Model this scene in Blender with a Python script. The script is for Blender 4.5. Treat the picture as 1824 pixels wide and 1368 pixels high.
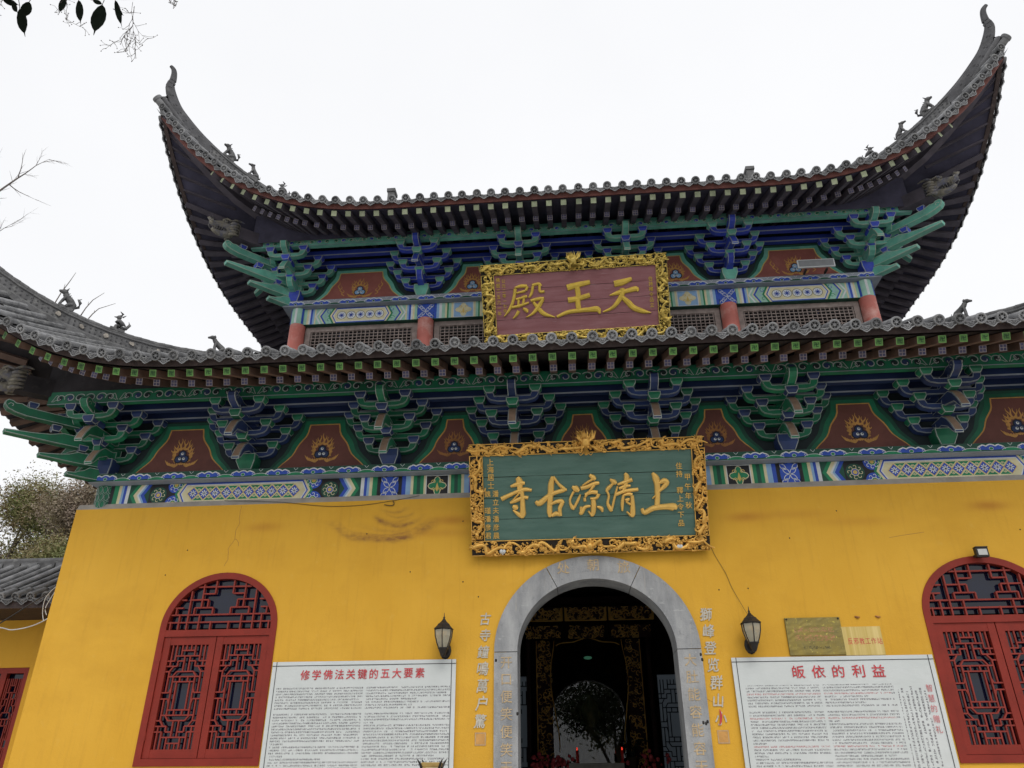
# Two-eaved temple gate hall seen from its forecourt, overcast daylight.
import bpy, math, random
from mathutils import Vector, Matrix
R = math.radians
random.seed(11)
for o in list(bpy.data.objects):
    bpy.data.objects.remove(o)
sc = bpy.context.scene
COL = sc.collection

# ------------------------------------------------------------------ camera
tilt, roll, yaw = R(27.21), R(-.343), R(-4.565)
fw = Vector((math.sin(yaw) * math.cos(tilt), math.cos(yaw) * math.cos(tilt), math.sin(tilt)))
rt = Vector((math.cos(yaw), -math.sin(yaw), 0))
up = rt.cross(fw)
rt, up = math.cos(roll) * rt + math.sin(roll) * up, -math.sin(roll) * rt + math.cos(roll) * up
cam = bpy.data.cameras.new('camera')
cam.sensor_width = 36
cam.lens = 36 * 1337 / 1824
cam.clip_start, cam.clip_end = .05, 2000
co = bpy.data.objects.new('camera', cam)
COL.objects.link(co)
m3 = Matrix((rt, up, -fw)).transposed().to_4x4()
m3.translation = Vector((-.231, -10, 1.6))
co.matrix_world = m3
sc.camera = co

# ------------------------------------------------------------------ light: bright overcast
w = bpy.data.worlds.new('World')
sc.world = w
w.use_nodes = True
nt = w.node_tree
sky = nt.nodes.new('ShaderNodeTexSky')
sky.sky_type = 'NISHITA'
sky.sun_disc = False
sky.sun_elevation = R(52)
sky.sun_rotation = R(165)
sky.dust_density = 4
hs = nt.nodes.new('ShaderNodeHueSaturation')
hs.inputs['Saturation'].default_value = .12
hs.inputs['Value'].default_value = .1
nt.links.new(sky.outputs[0], hs.inputs['Color'])
mx = nt.nodes.new('ShaderNodeMix')
mx.data_type = 'RGBA'
mx.inputs[0].default_value = .86
nt.links.new(hs.outputs[0], mx.inputs[6])
cl = nt.nodes.new('ShaderNodeTexNoise')                   # faint unevenness of the cloud deck
cl.inputs['Scale'].default_value = 1.6
cl.inputs['Detail'].default_value = 5
cr = nt.nodes.new('ShaderNodeMix')
cr.data_type = 'RGBA'
tc = nt.nodes.new('ShaderNodeTexCoord')
nt.links.new(tc.outputs['Generated'], cl.inputs['Vector'])
nt.links.new(cl.outputs['Fac'], cr.inputs[0])
cr.inputs[6].default_value = (.92, .93, .96, 1)
cr.inputs[7].default_value = (1.12, 1.125, 1.14, 1)
nt.links.new(cr.outputs[2], mx.inputs[7])
bg = nt.nodes['Background']
nt.links.new(mx.outputs[2], bg.inputs[0])
bg.inputs[1].default_value = 1.0
sun = bpy.data.lights.new('sun', 'SUN')
sun.energy = 1.3
sun.angle = R(35)
sun.color = (1, .97, .92)
so = bpy.data.objects.new('sun', sun)
COL.objects.link(so)
sd = Vector((math.sin(R(165)) * math.cos(R(52)), math.cos(R(165)) * math.cos(R(52)), math.sin(R(52))))
so.rotation_euler = (-sd).to_track_quat('-Z', 'Y').to_euler()
so.location = (4, -20, 30)
sc.view_settings.view_transform = 'Standard'
sc.view_settings.look = 'None'
sc.view_settings.exposure = 0.08
sc.view_settings.gamma = 1
sc.view_settings.use_curve_mapping = False
sc.cycles.max_bounces = 6
sc.cycles.transparent_max_bounces = 12
sc.cycles.use_denoising = True

# ------------------------------------------------------------------ materials
M = {}


class NG:
    """tiny helper for writing node expressions"""
    def __init__(s, name):
        s.m = bpy.data.materials.new(name)
        s.m.use_nodes = True
        s.t = s.m.node_tree
        s.b = s.t.nodes['Principled BSDF']
        M[name] = s.m

    def n(s, kind, **kw):
        k = s.t.nodes.new('ShaderNode' + kind)
        for a, v in kw.items():
            setattr(k, a, v)
        return k

    def put(s, sock, v):
        if hasattr(v, 'is_output') or isinstance(v, bpy.types.NodeSocket):
            s.t.links.new(v, sock)
        else:
            sock.default_value = v

    def math(s, op, a, b=None, c=None):
        k = s.n('Math', operation=op)
        s.put(k.inputs[0], a)
        if b is not None: s.put(k.inputs[1], b)
        if c is not None: s.put(k.inputs[2], c)
        return k.outputs[0]

    def pos(s):
        return s.n('NewGeometry').outputs['Position']

    def obj(s):
        return s.n('TexCoord').outputs['Object']

    def sep(s, v):
        k = s.n('SeparateXYZ')
        s.put(k.inputs[0], v)
        return k.outputs

    def comb(s, x, y, z):
        k = s.n('CombineXYZ')
        for i, v in enumerate((x, y, z)): s.put(k.inputs[i], v)
        return k.outputs[0]

    def scalev(s, v, sc3):
        k = s.n('VectorMath', operation='MULTIPLY')
        s.put(k.inputs[0], v)
        k.inputs[1].default_value = sc3
        return k.outputs[0]

    def noise(s, v, scale, detail=4, rough=.6, color=False):
        k = s.n('TexNoise')
        s.put(k.inputs['Vector'], v)
        k.inputs['Scale'].default_value = scale
        k.inputs['Detail'].default_value = detail
        k.inputs['Roughness'].default_value = rough
        return k.outputs['Color' if color else 'Fac']

    def white(s, v):
        k = s.n('TexWhiteNoise', noise_dimensions='3D')
        s.put(k.inputs['Vector'], v)
        return k.outputs['Value']

    def ramp(s, f, lo, hi, a=0., b=1.):
        k = s.n('MapRange')
        s.put(k.inputs[0], f)
        k.inputs[1].default_value, k.inputs[2].default_value = lo, hi
        k.inputs[3].default_value, k.inputs[4].default_value = a, b
        return k.outputs[0]

    def mix(s, f, a, b, blend='MIX'):
        k = s.n('Mix', data_type='RGBA', blend_type=blend)
        s.put(k.inputs[0], f)
        for i, v in ((6, a), (7, b)):
            s.put(k.inputs[i], (*v, 1) if isinstance(v, tuple) and len(v) == 3 else v)
        return k.outputs[2]

    def bump(s, h, strength, dist=.01):
        k = s.n('Bump')
        k.inputs['Strength'].default_value = strength
        k.inputs['Distance'].default_value = dist
        s.put(k.inputs['Height'], h)
        s.t.links.new(k.outputs[0], s.b.inputs['Normal'])

    def col(s, v):
        s.put(s.b.inputs['Base Color'], (*v, 1) if isinstance(v, tuple) and len(v) == 3 else v)


def mat(name, c, rough=.6, var=.18, scale=4., metal=0., bump=.0, bscale=60., wear=None, wamt=.35, wscale=7., spec=.4, per=0.):
    g = NG(name)
    p = g.pos()
    n1 = g.noise(p, scale, 5)
    f = g.ramp(n1, .3, .7, 1 - var, 1 + var)
    if per:                                   # each piece its own tone
        f = g.math('MULTIPLY', f, g.ramp(g.n('ObjectInfo').outputs['Random'], 0, 1, 1 - per, 1 + per))
    k = g.n('VectorMath', operation='SCALE')
    k.inputs[0].default_value = c
    g.put(k.inputs['Scale'], f)
    out = k.outputs[0]
    if wear:
        n2 = g.noise(p, wscale, 8, .7)
        out = g.mix(g.ramp(n2, .62 - wamt * .3, .70, 0, min(1, wamt * 1.6)), out, wear)
    g.col(out)
    g.b.inputs['Roughness'].default_value = rough
    g.b.inputs['Metallic'].default_value = metal
    g.b.inputs['Specular IOR Level'].default_value = spec
    if bump:
        g.bump(g.noise(p, bscale, 6, .65), bump)
    return g.m


mat('tile_grey', (.172, .174, .180), .8, .45, 5, bump=.5, bscale=45, wear=(.36, .36, .35), wamt=.4, wscale=11, per=.28)
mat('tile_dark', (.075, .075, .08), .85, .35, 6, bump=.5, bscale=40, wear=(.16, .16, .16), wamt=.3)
mat('ridge_grey', (.11, .11, .113), .85, .4, 5, bump=.8, bscale=26, wear=(.26, .26, .25), wamt=.35, wscale=9)
mat('patch_mortar', (.34, .31, .27), .9, .35, 14, bump=.4, wear=(.16, .15, .14), wamt=.6, wscale=20)
mat('beak_tan', (.27, .185, .13), .65, .2, 6)
mat('dark_wood', (.035, .024, .024), .75, .4, 5, wear=(.10, .07, .06), wamt=.25)
mat('rafter_wood', (.125, .080, .064), .7, .35, 4, wear=(.16, .11, .09), wamt=.3, wscale=12)
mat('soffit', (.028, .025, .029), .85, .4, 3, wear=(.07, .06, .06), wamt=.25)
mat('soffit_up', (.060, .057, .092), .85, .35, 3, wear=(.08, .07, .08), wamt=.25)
mat('rafter_up', (.095, .084, .105), .8, .3, 4, wear=(.09, .075, .08), wamt=.3)
mat('board_red', (.17, .062, .052), .75, .3, 3, wear=(.06, .04, .04), wamt=.35, wscale=5)
mat('board_brown', (.045, .03, .028), .75, .3, 3, wear=(.14, .10, .09), wamt=.3, wscale=10)
# strong paint of the lower storey, weathered paint of the upper one
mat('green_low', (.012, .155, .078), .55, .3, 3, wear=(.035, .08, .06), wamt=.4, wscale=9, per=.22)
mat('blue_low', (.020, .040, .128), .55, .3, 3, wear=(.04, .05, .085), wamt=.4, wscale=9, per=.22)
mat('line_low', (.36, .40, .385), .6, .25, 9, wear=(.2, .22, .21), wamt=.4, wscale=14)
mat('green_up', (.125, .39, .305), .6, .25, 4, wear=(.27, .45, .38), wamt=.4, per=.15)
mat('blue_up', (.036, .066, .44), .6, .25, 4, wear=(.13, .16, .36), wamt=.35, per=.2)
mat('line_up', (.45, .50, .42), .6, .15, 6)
mat('rafter_green', (.065, .17, .035), .65, .3, 6, wear=(.12, .2, .08), wamt=.3, per=.3)
mat('rafter_green_rim', (.13, .27, .075), .65, .25, 6)
mat('rafter_green_ink', (.008, .045, .012), .6, .2, 6)
mat('rafter_pale', (.28, .315, .20), .65, .25, 8, wear=(.5, .5, .4), wamt=.3, per=.25)
mat('rafter_blue', (.09, .09, .19), .65, .25, 6, wear=(.2, .19, .22), wamt=.3, per=.3)
mat('rafter_line', (.36, .32, .33), .65, .2, 6)
mat('beam_edge', (.26, .29, .34), .6, .15, 4)
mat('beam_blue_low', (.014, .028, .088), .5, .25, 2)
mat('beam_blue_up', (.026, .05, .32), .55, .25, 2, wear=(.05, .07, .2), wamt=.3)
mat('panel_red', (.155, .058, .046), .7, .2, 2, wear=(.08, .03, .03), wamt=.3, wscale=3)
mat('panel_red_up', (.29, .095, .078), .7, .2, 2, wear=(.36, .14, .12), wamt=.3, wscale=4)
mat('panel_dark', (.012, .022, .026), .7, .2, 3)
mat('flame', (.52, .27, .075), .65, .2, 8)
mat('flame_dim', (.33, .145, .045), .65, .25, 8)
mat('paint_yellow', (.58, .42, .12), .6, .15, 6)
mat('paint_white', (.62, .65, .66), .6, .12, 6, wear=(.42, .44, .45), wamt=.25)
mat('paint_cream', (.62, .57, .36), .6, .12, 6)
mat('paint_black', (.012, .013, .016), .6, .2, 4)
mat('paint_sky', (.24, .40, .62), .6, .12, 5)
mat('paint_blue', (.025, .075, .42), .55, .15, 5)
mat('paint_green', (.012, .20, .085), .55, .2, 5)
mat('paint_mint', (.30, .52, .42), .6, .15, 5)
mat('paint_dkgreen', (.012, .07, .045), .6, .2, 5)
mat('grey_plaster', (.36, .33, .29), .9, .2, 4, bump=.2)
mat('column_red', (.50, .150, .120), .6, .18, 3, wear=(.66, .44, .39), wamt=.5, wscale=2.2)
mat('lattice_wood', (.27, .22, .20), .8, .3, 8, wear=(.30, .24, .22), wamt=.3)
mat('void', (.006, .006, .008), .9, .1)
mat('lacquer', (.225, .025, .015), .5, .14, 3, wear=(.15, .024, .016), wamt=.3, spec=.25)
mat('lacquer_bar', (.245, .034, .024), .5, .14, 5, wear=(.17, .028, .02), wamt=.3, spec=.25)
mat('gold', (.74, .43, .10), .40, .2, 9, metal=.45, wear=(.42, .24, .06), wamt=.35, wscale=18, bump=.25, bscale=70)
mat('gold_pale', (.70, .52, .12), .42, .25, 9, metal=.4, wear=(.35, .25, .08), wamt=.5, wscale=16, bump=.3, bscale=60)
mat('gold_letter', (.74, .46, .115), .45, .12, 5, metal=.3, wear=(.55, .32, .09), wamt=.2)
mat('gold_letter_up', (.62, .43, .06), .5, .15, 6, metal=.2, wear=(.42, .29, .07), wamt=.3)
mat('frame_black', (.018, .014, .010), .7, .2, 5)
mat('gold_dim', (.78, .52, .17), .45, .3, 14, metal=.2, wear=(.2, .13, .05), wamt=.3, wscale=30)
mat('hall_paving', (.34, .33, .31), .5, .2, 2)
mat('white_letter', (.50, .47, .40), .7, .2, 20, wear=(.36, .3, .22), wamt=.4, wscale=25)
mat('gilt_worn', (.50, .36, .19), .7, .25, 20, wear=(.32, .30, .28), wamt=.6, wscale=30)
mat('red_print', (.52, .045, .055), .6, .2, 9)
mat('red_print_faded', (.56, .16, .17), .6, .25, 14)
mat('lens_grey', (.24, .25, .26), .3, .1, 9)
mat('ink', (.03, .03, .035), .6, .1)
mat('iron', (.028, .026, .025), .5, .3, 20, metal=.4, wear=(.08, .065, .05), wamt=.35, wscale=25)
mat('steel_pale', (.5, .5, .48), .45, .1, 9, metal=.3)
mat('cable_black', (.03, .028, .025), .5, .1)
mat('cable_white', (.6, .6, .58), .5, .1)
mat('bark', (.10, .085, .075), .9, .3, 8, bump=.5)
mat('twig', (.17, .15, .14), .9, .25, 8)
mat('bronze', (.10, .075, .045), .45, .3, 9, metal=.6, wear=(.28, .2, .1), wamt=.3)
mat('brass_rim', (.55, .38, .14), .35, .25, 9, metal=.7)
mat('candle_red', (.5, .02, .015), .4, .1)
mat('flower', (.42, .06, .07), .6, .4, 30)
mat('leaf_dark', (.006, .009, .006), .9, .3, 20, spec=.05)
mat('leaf_pot', (.012, .025, .012), .5, .3, 20)
mat('altar_cloth', (.30, .29, .26), .8, .2, 6)
mat('ground_stone', (.42, .41, .39), .85, .25, 1.2, bump=.3, bscale=20)
mat('hill_soil', (.13, .105, .06), .95, .4, .6)
mat('statue_gold', (.28, .19, .06), .45, .3, 6, metal=.4)
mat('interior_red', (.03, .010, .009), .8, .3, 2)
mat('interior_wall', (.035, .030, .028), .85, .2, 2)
mat('horn_grey', (.075, .075, .08), .85, .3, 5, bump=.5, bscale=30, wear=(.2, .2, .2), wamt=.3)
mat('dragon_paint', (.20, .185, .15), .75, .4, 14, wear=(.07, .09, .20), wamt=.5, wscale=8)
mat('dragon_dark', (.05, .05, .055), .8, .3, 10)

for nm, c1, c2 in (('foliage_autumn', (.21, .15, .075), (.15, .175, .05)),
                   ('foliage_pale', (.27, .205, .16), (.20, .165, .10)),
                   ('foliage_green', (.030, .055, .020), (.060, .085, .028))):
    g = NG(nm)
    g.col(g.mix(g.ramp(g.noise(g.pos(), .9, 4), .38, .62), c1, c2))
    g.b.inputs['Roughness'].default_value = .6
    g.b.inputs['Subsurface Weight'].default_value = 0

# glass
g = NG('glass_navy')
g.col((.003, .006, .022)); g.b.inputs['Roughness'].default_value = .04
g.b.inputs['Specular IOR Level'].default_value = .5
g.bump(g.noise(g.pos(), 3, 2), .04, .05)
g = NG('glass_case')
g.b.inputs['Transmission Weight'].default_value = 1
g.b.inputs['Roughness'].default_value = 0
g.b.inputs['IOR'].default_value = 1.42
g.col((.55, .57, .56))
g = NG('glass_lamp')
g.col((.62, .58, .44)); g.b.inputs['Roughness'].default_value = .25
g.b.inputs['Transmission Weight'].default_value = .55
g.bump(g.noise(g.pos(), 60, 2), .3)
g = NG('glass_frost')
g.col((.05, .06, .07)); g.b.inputs['Roughness'].default_value = .5
g.b.inputs['Transmission Weight'].default_value = .75
for nm, c, s in (('flame_light', (1, .06, .03), .7), ('green_lamp', (.16, .5, .32), .22)):
    g = NG(nm)
    g.col(c); g.put(g.b.inputs['Emission Color'], (*c, 1)); g.b.inputs['Emission Strength'].default_value = s

# stone of the arch: grey with pale veins and rust runs
g = NG('arch_stone')
p = g.pos()
n = g.noise(g.scalev(p, (1, 1, .35)), 4, 8, .65)
c = g.mix(g.ramp(n, .35, .68), (.205, .212, .222), (.385, .39, .392))
c = g.mix(g.ramp(g.noise(g.scalev(p, (9, 9, .6)), 3, 5), .60, .72, 0, .30), c, (.52, .46, .36))
c = g.mix(g.ramp(g.noise(p, 16, 6, .7), .58, .72, 0, .6), c, (.14, .14, .15))
c = g.mix(g.ramp(g.noise(g.scalev(p, (1, 1, 2.5)), 7, 8, .75), .60, .68, 0, .5), c, (.55, .56, .56))
g.col(c); g.b.inputs['Roughness'].default_value = .75
g.bump(g.noise(p, 50, 6), .25)

# yellow limewash of the front wall: blotches, smoke smudges in arcs, rusty spots
g = NG('wall_yellow')
p = g.pos()
x, y, z = g.sep(p)
base = g.mix(g.ramp(g.noise(g.scalev(p, (1, 1, .55)), .8, 6, .6), .3, .7), (.650, .350, .033), (.715, .400, .046))
base = g.mix(g.ramp(g.noise(g.scalev(p, (5, 5, 1.2)), 1.3, 6, .65), .56, .72, 0, .22), base, (.50, .26, .035))
base = g.mix(g.ramp(g.noise(p, 9, 5, .6), .60, .72, 0, .2), base, (.70, .46, .12))
base = g.mix(g.ramp(g.noise(g.scalev(p, (14, 14, .8)), 1.0, 6, .7), .54, .72, 0, .28), base, (.46, .235, .03))
base = g.mix(g.ramp(g.noise(g.scalev(p, (1, 1, 1.6)), .55, 5, .65), .50, .66, 0, .35), base, (.52, .268, .026))
wob = g.ramp(g.noise(p, 2.2, 3), 0, 1, -.10, .10)


def ringstain(cx, cz, ex, rad, wid, amt, cut):
    dx = g.math('MULTIPLY', g.math('SUBTRACT', x, cx), ex)
    dz = g.math('SUBTRACT', z, cz)
    r = g.math('ADD', g.math('SQRT', g.math('ADD', g.math('MULTIPLY', dx, dx), g.math('MULTIPLY', dz, dz))), g.math('MULTIPLY', wob, .55))
    q = g.math('DIVIDE', g.math('SUBTRACT', r, rad), wid)
    e = g.math('EXPONENT', g.math('MULTIPLY', g.math('MULTIPLY', q, q), -1.))
    low = g.ramp(dz, cut, cut - .16, 0, 1)
    br = g.math('MULTIPLY', g.ramp(g.noise(p, 3.2, 3), .36, .6, .3, 1), g.ramp(g.noise(g.scalev(p, (1, 1, 3)), 7, 5, .7), .30, .6, .35, 1.15))
    return g.math('MULTIPLY', g.math('MULTIPLY', g.math('MULTIPLY', e, low), br), amt * 1.35)


s = None
for a in ((-2.84, 4.90, .58, .47, .045, .60, -.16), (-2.84, 4.92, .58, .43, .015, .22, -.16), (-2.70, 4.88, .52, .33, .030, .20, -.18), (-2.62, 4.86, .66, .24, .030, .70, -.06),
          (-2.70, 4.86, .60, .19, .020, .30, -.06), (-2.62, 4.87, .60, .135, .016, .5, -.03), (-2.70, 4.90, .48, .085, .020, .65, .0)):
    t = ringstain(*a)
    s = t if s is None else g.math('ADD', s, t)
base = g.mix(g.math('MINIMUM', s, .85), base, (.20, .085, .04))
sp = None
for cx, cz, a in ((-1.87, 4.68, .5), (-4.55, 4.66, .35), (2.10, 4.60, .45), (5.25, 4.66, .55), (2.75, 4.62, .22), (-2.0, 4.50, .25), (3.5, 4.50, .2)):
    dx = g.math('MULTIPLY', g.math('SUBTRACT', x, cx), 4.2 if a > .3 else 2.0)
    dz = g.math('MULTIPLY', g.math('ADD', g.math('SUBTRACT', z, cz), g.math('MULTIPLY', wob, .2)), 16)
    e = g.math('MULTIPLY', g.math('EXPONENT', g.math('MULTIPLY', g.math('ADD', g.math('MULTIPLY', dx, dx), g.math('MULTIPLY', dz, dz)), -1.)), a)
    sp = e if sp is None else g.math('ADD', sp, e)
base = g.mix(g.math('MINIMUM', sp, .8), base, (.36, .11, .02))
g.col(base); g.b.inputs['Roughness'].default_value = .8
g.b.inputs['Specular IOR Level'].default_value = .25
g.bump(g.math('ADD', g.noise(p, 30, 6, .7), g.noise(p, 1.5, 3)), .18, .02)

# planks of the two plaques
for nm, c1, c2, cw in (('plaque_green', (.055, .125, .10), (.085, .165, .135), (.02, .04, .035)),
                       ('plaque_red', (.225, .078, .084), (.29, .125, .135), (.42, .32, .33))):
    g = NG(nm)
    p = g.obj()
    st = g.scalev(p, (1, 1, 7))
    c = g.mix(g.ramp(g.noise(st, 1.6, 6), .35, .65), c1, c2)
    c = g.mix(g.ramp(g.noise(g.scalev(p, (2.2, 1, 24)), 2, 7, .7), .60, .69, 0, .75), c, cw)
    g.col(c); g.b.inputs['Roughness'].default_value = .62
    g.bump(g.noise(g.scalev(p, (2, 1, 20)), 4, 6), .3)

# brass plates
g = NG('brass_tarnished')
p = g.obj()
c = g.mix(g.ramp(g.noise(p, 6, 8, .7), .35, .65), (.30, .23, .06), (.22, .18, .07))
c = g.mix(g.ramp(g.noise(p, 22, 8, .75), .58, .64), c, (.52, .44, .10))
px_, py_, pz_ = g.sep(p)
for zc, hh, cc in ((.075, .028, (.45, .22, .13)), (-.02, .035, (.47, .20, .12)), (-.135, .016, (.06, .055, .04))):
    band = g.math('LESS_THAN', g.math('ABSOLUTE', g.math('SUBTRACT', pz_, zc)), hh)
    inx = g.math('LESS_THAN', g.math('ABSOLUTE', px_), .24 if zc > -.1 else .16)
    dots = g.math('GREATER_THAN', g.noise(g.scalev(p, (1, 1, 1.2)), 46, 3, .8), .53)
    c = g.mix(g.math('MULTIPLY', g.math('MULTIPLY', band, inx), g.math('MULTIPLY', dots, .75)), c, cc)
g.col(c); g.b.inputs['Metallic'].default_value = .75; g.b.inputs['Roughness'].default_value = .42
g.bump(g.noise(p, 11, 6), .12, .008)
g = NG('brass_clean')
p = g.obj()
c = g.mix(g.ramp(g.noise(g.scalev(p, (8, 1, .1)), 1.2, 3), .4, .6), (.52, .38, .11), (.68, .53, .22))
g.col(c); g.b.inputs['Metallic'].default_value = .75; g.b.inputs['Roughness'].default_value = .4


def print_material(name, cols, pitch, rowh, top, vertical=None, reds=()):
    """white vinyl with rows of small print; columns are (x0, x1) spans in board metres"""
    g = NG(name)
    p = g.obj()
    x, y, z = g.sep(p)
    ink = None
    spans = [(c, False) for c in cols] + ([(vertical, True)] if vertical else [])
    for ci, (c, vert) in enumerate(spans):
        u, v = (x, z) if not vert else (z, x)
        cw, rh = (pitch, rowh) if not vert else (.030, .052)
        rz = g.math('DIVIDE', v, rh)
        row = g.math('FLOOR', rz)
        fr = g.math('SUBTRACT', rz, row)
        inrow = g.math('MULTIPLY', g.math('GREATER_THAN', fr, .22), g.math('LESS_THAN', fr, .80))
        if vert:
            inrow = g.math('MULTIPLY', g.math('GREATER_THAN', fr, .22), g.math('LESS_THAN', fr, .70))
        k = g.white(g.comb(row, 3.7 + ci * 9.1, 1.3))
        blank = g.math('GREATER_THAN', k, .06)
        k2 = g.white(g.comb(row, 8.2 + ci * 5.3, 4.1))
        x0, x1 = c[0], c[1]
        if not vert:
            endx = g.math('ADD', x0 + .12, g.math('MULTIPLY', g.math('MINIMUM', g.math('MULTIPLY', k2, 7.), 1.), x1 - x0 - .12))
            inx = g.math('MULTIPLY', g.math('GREATER_THAN', x, x0), g.math('LESS_THAN', x, endx))
            inz = g.math('LESS_THAN', z, top)
        else:
            inx = g.math('MULTIPLY', g.math('GREATER_THAN', x, x0), g.math('LESS_THAN', x, x1))
            inz = g.math('LESS_THAN', z, g.math('SUBTRACT', top - .02, g.math('MULTIPLY', k2, .08)))
        cx = g.math('DIVIDE', u, cw)
        cell = g.math('FLOOR', cx)
        gap = g.math('GREATER_THAN', g.white(g.comb(cell, row, 2.2)), .09)
        fc = g.math('SUBTRACT', cx, cell)
        inc = g.math('LESS_THAN', fc, .82)
        sub = g.white(g.comb(g.math('FLOOR', g.math('MULTIPLY', cx, 4)), g.math('FLOOR', g.math('MULTIPLY', rz, 5)), 7.7))
        on = g.math('GREATER_THAN', sub, .36)
        t = on
        for q in (inrow, blank, inx, inz, gap, inc):
            t = g.math('MULTIPLY', t, q)
        ink = t if ink is None else g.math('MAXIMUM', ink, t)
    paper = g.mix(g.ramp(g.noise(p, 1.4, 5), .35, .65), (.55, .585, .575), (.61, .635, .63))
    paper = g.mix(g.ramp(g.noise(g.scalev(p, (1, 1, .3)), 5, 6), .6, .75, 0, .2), paper, (.47, .49, .47))
    c = g.mix(ink, paper, (.17, .17, .18))
    if reds:
        rowr = g.math('FLOOR', g.math('DIVIDE', z, rowh))
        for r_ in reds:
            hit = g.math('MULTIPLY', g.math('COMPARE', rowr, r_, .1), g.math('MULTIPLY', ink, g.math('LESS_THAN', x, .62)))
            c = g.mix(g.math('MULTIPLY', hit, .7), c, (.52, .20, .20))
    g.col(c); g.b.inputs['Roughness'].default_value = .4
    g.bump(g.noise(g.scalev(p, (1, 1, 2)), 2.2, 4), .25, .03)


print_material('vinyl_left', ((-1.10, .02), (.06, 1.13)), .023, .0335, .575)
print_material('vinyl_right', ((-1.07, -.20), (-.16, .66)), .019, .0335, .555, (.70, 1.02), (13, 5, -4, -13, -21))

# ------------------------------------------------------------------ mesh helpers
class MB:
    def __init__(s):
        s.v, s.f, s.m, s.sm = [], [], [], []

    def add(s, vs, fs, mi=0, smooth=False):
        o = len(s.v)
        s.v.extend([tuple(q) for q in vs])
        for f in fs:
            s.f.append([i + o for i in f]); s.m.append(mi); s.sm.append(smooth)

    def box(s, lo, hi, mi=0):
        (a, b, c), (d, e, f) = lo, hi
        s.add([(a, b, c), (d, b, c), (d, e, c), (a, e, c), (a, b, f), (d, b, f), (d, e, f), (a, e, f)],
              [(3, 2, 1, 0), (4, 5, 6, 7), (0, 1, 5, 4), (1, 2, 6, 5), (2, 3, 7, 6), (3, 0, 4, 7)], mi)

    def bar(s, p, q, wd, ht, upv=(0, 0, 1), mi=0):
        p, q = Vector(p), Vector(q)
        d = (q - p).normalized()
        sx = d.cross(Vector(upv))
        if sx.length < 1e-4: sx = Vector((1, 0, 0))
        sx.normalize()
        uz = sx.cross(d)
        vs = [b + sx * (i * wd / 2) + uz * (j * ht / 2) for b in (p, q) for i, j in ((-1, -1), (1, -1), (1, 1), (-1, 1))]
        s.add(vs, [(0, 1, 2, 3), (7, 6, 5, 4), (0, 4, 5, 1), (1, 5, 6, 2), (2, 6, 7, 3), (3, 7, 4, 0)], mi)

    def prism(s, poly, fn, w0, w1, mi=0, cap=None, sides=None):
        n = len(poly)
        vs = [fn(u, v, w0) for u, v in poly] + [fn(u, v, w1) for u, v in poly]
        s.add(vs, [list(range(n)), list(range(2 * n - 1, n - 1, -1))], mi if cap is None else cap)
        s.add(vs, [(i, (i + 1) % n, n + (i + 1) % n, n + i) for i in range(n)], mi if sides is None else sides)

    def poly(s, pts, fn, wv, mi=0):
        s.add([fn(u, v, wv) for u, v in pts], [list(range(len(pts)))], mi)

    def ring(s, poly, fn, wv, t0, t1, mi=0):
        a, b = inset(poly, t0), inset(poly, t1)
        n = len(poly)
        s.add([fn(u, v, wv) for u, v in a + b], [(i, (i + 1) % n, n + (i + 1) % n, n + i) for i in range(n)], mi)

    def ribbon(s, pts, wd, fn, wv, mi=0, closed=False):
        n = len(pts)
        L, Rr = [], []
        for i in range(n):
            a = pts[i - 1] if (i or closed) else pts[i]
            b = pts[(i + 1) % n] if (i < n - 1 or closed) else pts[i]
            dx, dy = b[0] - a[0], b[1] - a[1]
            l = math.hypot(dx, dy) or 1
            h = wd / 2 if not hasattr(wd, '__len__') else wd[i] / 2
            L.append((pts[i][0] - dy / l * h, pts[i][1] + dx / l * h))
            Rr.append((pts[i][0] + dy / l * h, pts[i][1] - dx / l * h))
        k = n if closed else n - 1
        s.add([fn(u, v, wv) for u, v in L + Rr], [(i, (i + 1) % n, n + (i + 1) % n, n + i) for i in range(k)], mi)

    def tube(s, path, rad, n=6, mi=0, smooth=True, caps=True, squash=1., upv=(0, 0, 1)):
        P = [Vector(q) for q in path]
        m = len(P)
        vs = []
        for i, q in enumerate(P):
            d = (P[min(i + 1, m - 1)] - P[max(i - 1, 0)])
            d = d.normalized() if d.length > 1e-9 else Vector((0, 0, 1))
            a = d.cross(Vector(upv))
            if a.length < 1e-3: a = d.cross(Vector((1, 0, 0)))
            a.normalize()
            b = a.cross(d)
            r = rad[i] if hasattr(rad, '__len__') else rad
            for k in range(n):
                t = 2 * math.pi * k / n
                vs.append(q + a * (r * squash * math.cos(t)) + b * (r * math.sin(t)))
        fs = [(i * n + k, i * n + (k + 1) % n, (i + 1) * n + (k + 1) % n, (i + 1) * n + k) for i in range(m - 1) for k in range(n)]
        s.add(vs, fs, mi, smooth)
        if caps:
            s.add(vs[:n], [list(range(n - 1, -1, -1))], mi)
            s.add(vs[-n:], [list(range(n))], mi)

    def lathe(s, prof, n, fn, mi=0, smooth=True, a0=0., sq=1.):
        """prof: (r, h) pairs about a local axis; fn(x, y, h)"""
        vs = [fn(r * math.cos(2 * math.pi * k / n + a0), sq * r * math.sin(2 * math.pi * k / n + a0), h) for r, h in prof for k in range(n)]
        s.add(vs, [(i * n + k, i * n + (k + 1) % n, (i + 1) * n + (k + 1) % n, (i + 1) * n + k)
                   for i in range(len(prof) - 1) for k in range(n)], mi, smooth)
        for i in (0, len(prof) - 1):
            if prof[i][0] > 1e-5:
                s.add(vs[i * n:i * n + n], [list(range(n))], mi)

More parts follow.
